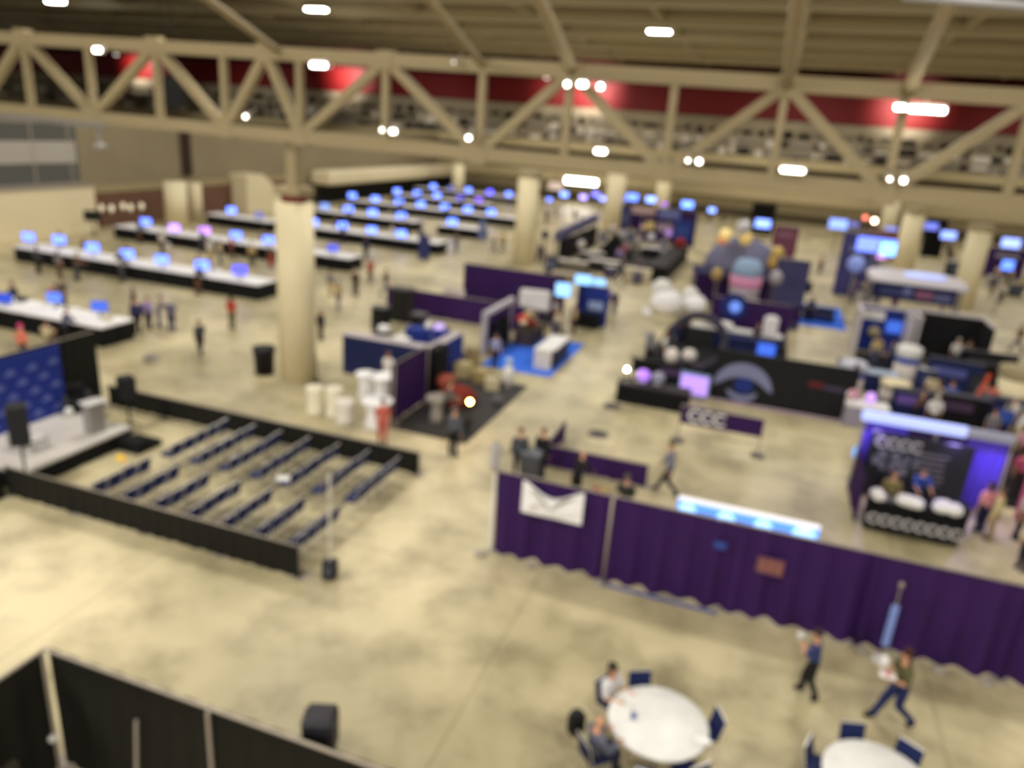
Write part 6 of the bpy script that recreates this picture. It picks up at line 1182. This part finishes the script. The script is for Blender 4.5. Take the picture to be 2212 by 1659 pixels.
# ================================================================== CROWD
PAL = {'grey': (120, 118, 122), 'dark grey': (62, 62, 68), 'black': (26, 26, 30), 'navy': (36, 42, 84), 'white': (222, 218, 214), 'red': (170, 54, 46), 'coral': (214, 116, 96), 'tan': (190, 168, 120), 'slate': (86, 90, 118), 'blue': (52, 84, 168), 'beige': (206, 190, 156), 'olive': (104, 98, 70), 'lilac': (160, 140, 190), 'brown': (92, 66, 50)}
CROWD = [(435, 768, 'walk', -120, 'dark grey', 'black', 'crossing the floor left of the big column'), (502, 712, 'stand', 180, 'red', 'olive', 'standing at the end of the second screen row'),
    (292, 690, 'stand', 150, 'black', 'brown', 'at the left of the group by the second screen row'), (322, 712, 'stand', 190, 'lilac', 'dark grey', 'amid the group by the second screen row'), (345, 708, 'lean', 120, 'grey', 'slate', 'leaning in the group by the second screen row'), (372, 716, 'stand', 200, 'slate', 'navy', 'at the right of the group by the second screen row'),
    (145, 742, 'lean', 180, 'slate', 'black', 'leaning over the nearest screen table'), (118, 700, 'stand', 0, 'blue', 'navy', 'with red hair behind the nearest screen table'), (140, 668, 'walk', 90, 'dark grey', 'dark grey', 'walking between the nearest and second screen rows'), (35, 680, 'stand', 0, 'dark grey', 'black', 'behind the nearest screen table at left'),
    (105, 752, 'sit', 200, 'beige', 'brown', 'seated before the nearest screen table above the blue backdrop'), (55, 790, 'stand', 180, 'coral', 'black', 'in a magenta cap behind the blue backdrop'),
    (85, 592, 'stand', 180, 'dark grey', 'black', 'at the second row of screen tables, far left'), (130, 600, 'stand', 180, 'grey', 'brown', 'in front of the second row of screen tables, left part'), (168, 608, 'lean', 180, 'brown', 'dark grey', 'leaning on the second row of screen tables'),
    (455, 565, 'stand', 180, 'white', 'tan', 'between the second and third rows of screen tables'), (476, 572, 'stand', 160, 'beige', 'grey', 'in beige between the second and third screen rows'), (500, 560, 'walk', 90, 'red', 'brown', 'walking behind the second screen row'), (545, 575, 'stand', 200, 'tan', 'black', 'near the big column behind the second screen row'), (585, 580, 'stand', 180, 'brown', 'red', 'just left of the big column'), (352, 548, 'stand', 180, 'white', 'dark grey', 'in white in front of the third screen row'),
    (693, 735, 'stand', 90, 'black', 'black', 'in black right of the big column'), (730, 668, 'walk', 60, 'tan', 'grey', 'walking below the short row of screens right of the column'), (768, 640, 'stand', 180, 'black', 'black', 'tall in black right of the short screen row'), (714, 640, 'stand', 180, 'grey', 'tan', 'in front of the short screen row right of the column'), (800, 610, 'stand', 0, 'red', 'brown', 'in a red shirt above the low purple drape'), (832, 640, 'walk', 120, 'black', 'grey', 'walking toward the low purple drape'),
    (790, 560, 'stand', 180, 'navy', 'black', 'in navy in front of the fourth screen row'), (985, 545, 'stand', 0, 'grey', 'slate', 'at the right end of the fifth screen row'), (1065, 548, 'walk', 90, 'slate', 'dark grey', 'walking left of the middle cream column'), (1085, 545, 'stand', 180, 'tan', 'grey', 'in tan left of the middle cream column'), (1163, 566, 'stand', 0, 'navy', 'black', 'in navy right of the middle cream column'), (1172, 575, 'stand', 90, 'slate', 'dark grey', 'in slate right of the middle cream column'),
    (880, 465 + 50, 'stand', 180, 'black', 'black', 'in black among the fifth screen row'), (1180, 484, 'stand', 0, 'dark grey', 'black', 'far away beyond the middle cream column'), (1200, 470, 'stand', 90, 'black', 'black', 'far away under the longest lamp, left'), (1240, 478, 'stand', 0, 'grey', 'dark grey', 'far away under the longest lamp, right'),
    (1176, 712, 'stand', 180, 'grey', 'dark grey', 'in grey behind the flower stall'), (1196, 705, 'stand', 120, 'white', 'black', 'in white left of the blue booth wall'), (1195, 735, 'lean', 90, 'beige', 'navy', 'leaning at the white-topped counter'), (1238, 722, 'stand', -90, 'tan', 'black', 'at the far end of the white-topped counter'), (1325, 680, 'stand', 160, 'navy', 'black', 'in navy at the right end of the blue booth'), (1310, 672, 'stand', 0, 'lilac', 'dark grey', 'in lilac at the right end of the blue booth'), (1148, 745, 'stand', 90, 'olive', 'brown', 'in olive at the flower stall'), (1100, 705, 'stand', 0, 'brown', 'black', 'in brown behind the flower stall'),
    (1400, 790, 'stand', 180, 'grey', 'black', 'in grey behind the gadget table'), (1430, 790, 'stand', 90, 'white', 'dark grey', 'in white behind the gadget table'), (1475, 740, 'stand', 0, 'dark grey', 'black', 'in dark grey between the ring arch and the inflatable seats'), (1700, 700, 'stand', 200, 'grey', 'navy', 'in grey at the left edge of the far blue carpet'), (1718, 702, 'sit', 180, 'white', 'black', 'in white seated on the far blue carpet'), (1745, 696, 'stand', 180, 'slate', 'black', 'in slate on the far blue carpet'),
    (1876, 640, 'stand', 0, 'white', 'red', 'in white left of the navy header banner'), (1858, 645, 'lean', 90, 'beige', 'brown', 'in beige leaning left of the navy header banner'), (1890, 668, 'stand', 180, 'red', 'black', 'in red under the left end of the navy header banner'), (1928, 674, 'stand', 180, 'coral', 'navy', 'in coral under the navy header banner'), (1808, 625, 'stand', 0, 'black', 'red', 'in black beside the violet-navy booth wall'), (1838, 655, 'stand', 90, 'slate', 'black', 'in slate beside the violet-navy booth wall'),
    (1885, 790, 'stand', 0, 'tan', 'slate', 'in tan inside the blue booth'), (1918, 800, 'stand', 0, 'slate', 'navy', 'in slate inside the blue booth'), (2055, 800, 'stand', 180, 'white', 'dark grey', 'in white in front of the black booth'), (2080, 798, 'stand', 150, 'olive', 'grey', 'in olive right of the black booth'), (2000, 880, 'stand', 180, 'beige', 'navy', 'in beige before the navy booth wall in the crowded corner'), (2012, 905, 'stand', 160, 'tan', 'black', 'in tan beside the one in beige in the crowded corner'), (1968, 922, 'lean', 90, 'brown', 'black', 'in brown in the crowded corner'),
    (2038, 905, 'stand', 0, 'blue', 'navy', 'in blue in the crowded corner'), (2004, 940, 'stand', 180, 'white', 'black', 'in white directly behind the glowing header bar'), (2108, 900, 'stand', 0, 'grey', 'black', 'in grey with pale hair in front of the black wall'), (2128, 905, 'stand', 0, 'coral', 'black', 'in coral in front of the black wall'), (2130, 965, 'stand', 180, 'grey', 'slate', 'in grey behind the right end of the header bar'), (2155, 960, 'stand', 180, 'blue', 'navy', 'in blue behind the right end of the header bar'), (2188, 965, 'lean', 90, 'white', 'beige', 'in white at the right edge behind the header bar'), (2172, 940, 'stand', 0, 'white', 'tan', 'in white and tan near the right column'), (2205, 640, 'walk', 0, 'tan', 'grey', 'walking at the right edge in the far aisle'), (2140, 640, 'stand', 90, 'black', 'black', 'in black right of the right cream column'), (2160, 655, 'stand', 180, 'white', 'black', 'in white in the aisle right of the right cream column'),
    (2105, 600, 'stand', 0, 'grey', 'dark grey', 'in grey beside the right cream column'), (2150, 610, 'stand', 180, 'beige', 'brown', 'in beige by the purple booth wall at right'), (2175, 620, 'lean', 90, 'tan', 'black', 'in tan by the purple booth wall at right'), (2050, 570, 'stand', 0, 'black', 'dark grey', 'in black left of the right cream column'), (2045, 555, 'stand', 0, 'dark grey', 'dark grey', 'in dark grey farther back left of the right cream column'), (2195, 760, 'walk', -90, 'brown', 'grey', 'walking at the right edge beyond the crowd'),
    (1335, 575, 'stand', 0, 'lilac', 'black', 'in lilac between the distant white table and cream counter'), (1360, 560, 'stand', 90, 'grey', 'black', 'in grey behind the distant cream counter'), (1375, 545, 'stand', 180, 'white', 'dark grey', 'in white before the distant purple drape'), (1330, 540, 'stand', 180, 'beige', 'grey', 'in beige behind the distant white table'), (1225, 545, 'stand', 0, 'grey', 'black', 'in grey at the distant pale table'), (1380, 605, 'stand', 0, 'navy', 'black', 'in navy before the distant cream counter'), (1340, 610, 'walk', 90, 'dark grey', 'dark grey', 'walking in front of the distant white tables'),
    (1660, 560, 'stand', 0, 'white', 'grey', 'in white beyond the domed tent'), (1700, 530, 'stand', 180, 'grey', 'grey', 'in grey in the far right aisle'), (1770, 590, 'walk', 0, 'beige', 'black', 'walking up the far right aisle'), (1560, 480, 'stand', 0, 'dark grey', 'black', 'far away right of the lone round blue screen'), (1530, 478, 'stand', 0, 'black', 'dark grey', 'far away below the lone round blue screen')]
HAIRS = [(44, 34, 28), (30, 26, 24), (90, 66, 46), (120, 108, 96), (60, 44, 34), (186, 176, 160)]
for k, (px, py, ps, hd, sh, pn, lb) in enumerate(CROWD):
    b = at(px, py); hair = HAIRS[k % 6]
    if 'red hair' in lb: hair = (190, 60, 56)
    if 'magenta cap' in lb: hair = (226, 70, 140)
    if 'pale hair' in lb: hair = (226, 222, 214)
    person((b.x, b.y), hd, ps, 'person in %s and %s, %s' % (sh, pn, lb[len('in ' + sh):].strip() if lb.startswith('in ' + sh) else lb), PAL[sh], PAL[pn], hair, k % 3 == 0, k % 4 == 1, M_SKIN2 if k % 5 == 2 else None, h=random.uniform(1.62, 1.82), group='people among the booths')
# attendants and visitors at the long screen tables
for rn, front, ks in (('nearest', 0, (0, 2)), ('second', 0, (0, 1, 2, 4)), ('second', 1, (3, 5)), ('third', 0, (1, 3, 4)), ('third', 1, (0, 2)), ('fourth', 0, (2, 4, 5)), ('fourth', 1, (3,)), ('fifth', 0, (0, 2)), ('fifth', 1, (1, 3)), ('sixth', 0, (1, 3, 5)), ('sixth', 1, (2, 4)), ('seventh', 1, (1, 3))):
    for k in ks:
        y0 = rowsY[rn][0]; x = sorted(MON_X[rn])[k] + (.7 if front else .9)
        sh, pn = random.choice(['grey', 'dark grey', 'black', 'navy', 'white', 'slate', 'brown', 'tan']), random.choice(['black', 'dark grey', 'navy', 'brown'])
        person((x, y0 - .75 if front else y0 + 2.65), 180 if front else random.choice((0, 0, 20)), 'lean' if front else 'stand', 'person in %s and %s, %s the %s screen of the %s table row' % (sh, pn, 'before' if front else 'behind', ORD[k], rn), PAL[sh], PAL[pn], HAIRS[(k + front) % 6], k % 2 == 0, k % 3 == 0, M_SKIN2 if k % 4 == 1 else None, h=random.uniform(1.62, 1.82), group='people at the screen tables')
# stools and goods filling the distant booths
for k, (px, py, w_, h_, rgb, nm, lb) in enumerate(((1190, 590, .9, 1.3, (60, 62, 84), 'display_case', 'slate display case left of the distant cream bench'), (1262, 520, 1.0, 1.2, (196, 188, 180), 'display_case', 'pale display case under the slanted slate header'), (1300, 530, .9, 1.4, (206, 200, 196), 'display_case', 'white display case beside the black peaked tent'),
        (1360, 530, 1.0, 1.5, (150, 144, 150), 'display_case', 'grey display case before the distant purple drape'), (1430, 545, .8, 1.2, (206, 200, 206), 'display_case', 'white display case beside the black sloping counter'), (1318, 600, .9, .9, (70, 44, 84), 'display_case', 'violet display case in front of the middle white table'), (1375, 612, .7, .8, (60, 30, 74), 'display_case', 'dark purple crate by the aisle in front of the distant booths'),
        (1840, 600, 1.0, 1.2, (150, 146, 150), 'display_case', 'grey display case at the foot of the violet-navy booth wall'), (1862, 655, .9, 1.0, (196, 190, 190), 'display_case', 'pale display case left of the canopy posts'), (2140, 625, 1.0, 1.2, (180, 170, 160), 'display_case', 'beige display case beside the purple booth wall at right'), (2190, 640, 1.0, 1.0, (60, 60, 66), 'display_case', 'dark display case at the right edge by the purple booth wall'), (2050, 600, 1.1, 1.6, (30, 30, 34), 'display_case', 'black display case left of the right cream column'),
        (1815, 830, .7, 1.2, (206, 204, 216), 'display_case', 'pale lilac-grey display case at the right end of the black booth wall'), (1990, 850, .8, 1.3, (34, 44, 96), 'display_case', 'navy display case behind the white round pedestal'), (2100, 870, .8, 1.4, (56, 54, 60), 'display_case', 'charcoal display case among the crowd at right'))):
    b = at(px, py); box_thing(nm, lb, 'display case', (b.x, b.y), (w_, .6, h_), col(rgb), bev=.05, rz=.3 * (k % 3), extra=lambda q, w_=w_, h_=h_, k=k: (MB().box((0, 0, h_ + .02), (w_ + .05, .65, .04)).build('top', col((210, 206, 204) if k % 2 else (50, 50, 54)), q), MB().box((0, -.31, h_ * .6), (w_ * .8, .02, h_ * .45)).build('window', mat('tinted_case_glass', (84, 92, 120), .2, spec=.6), q)))
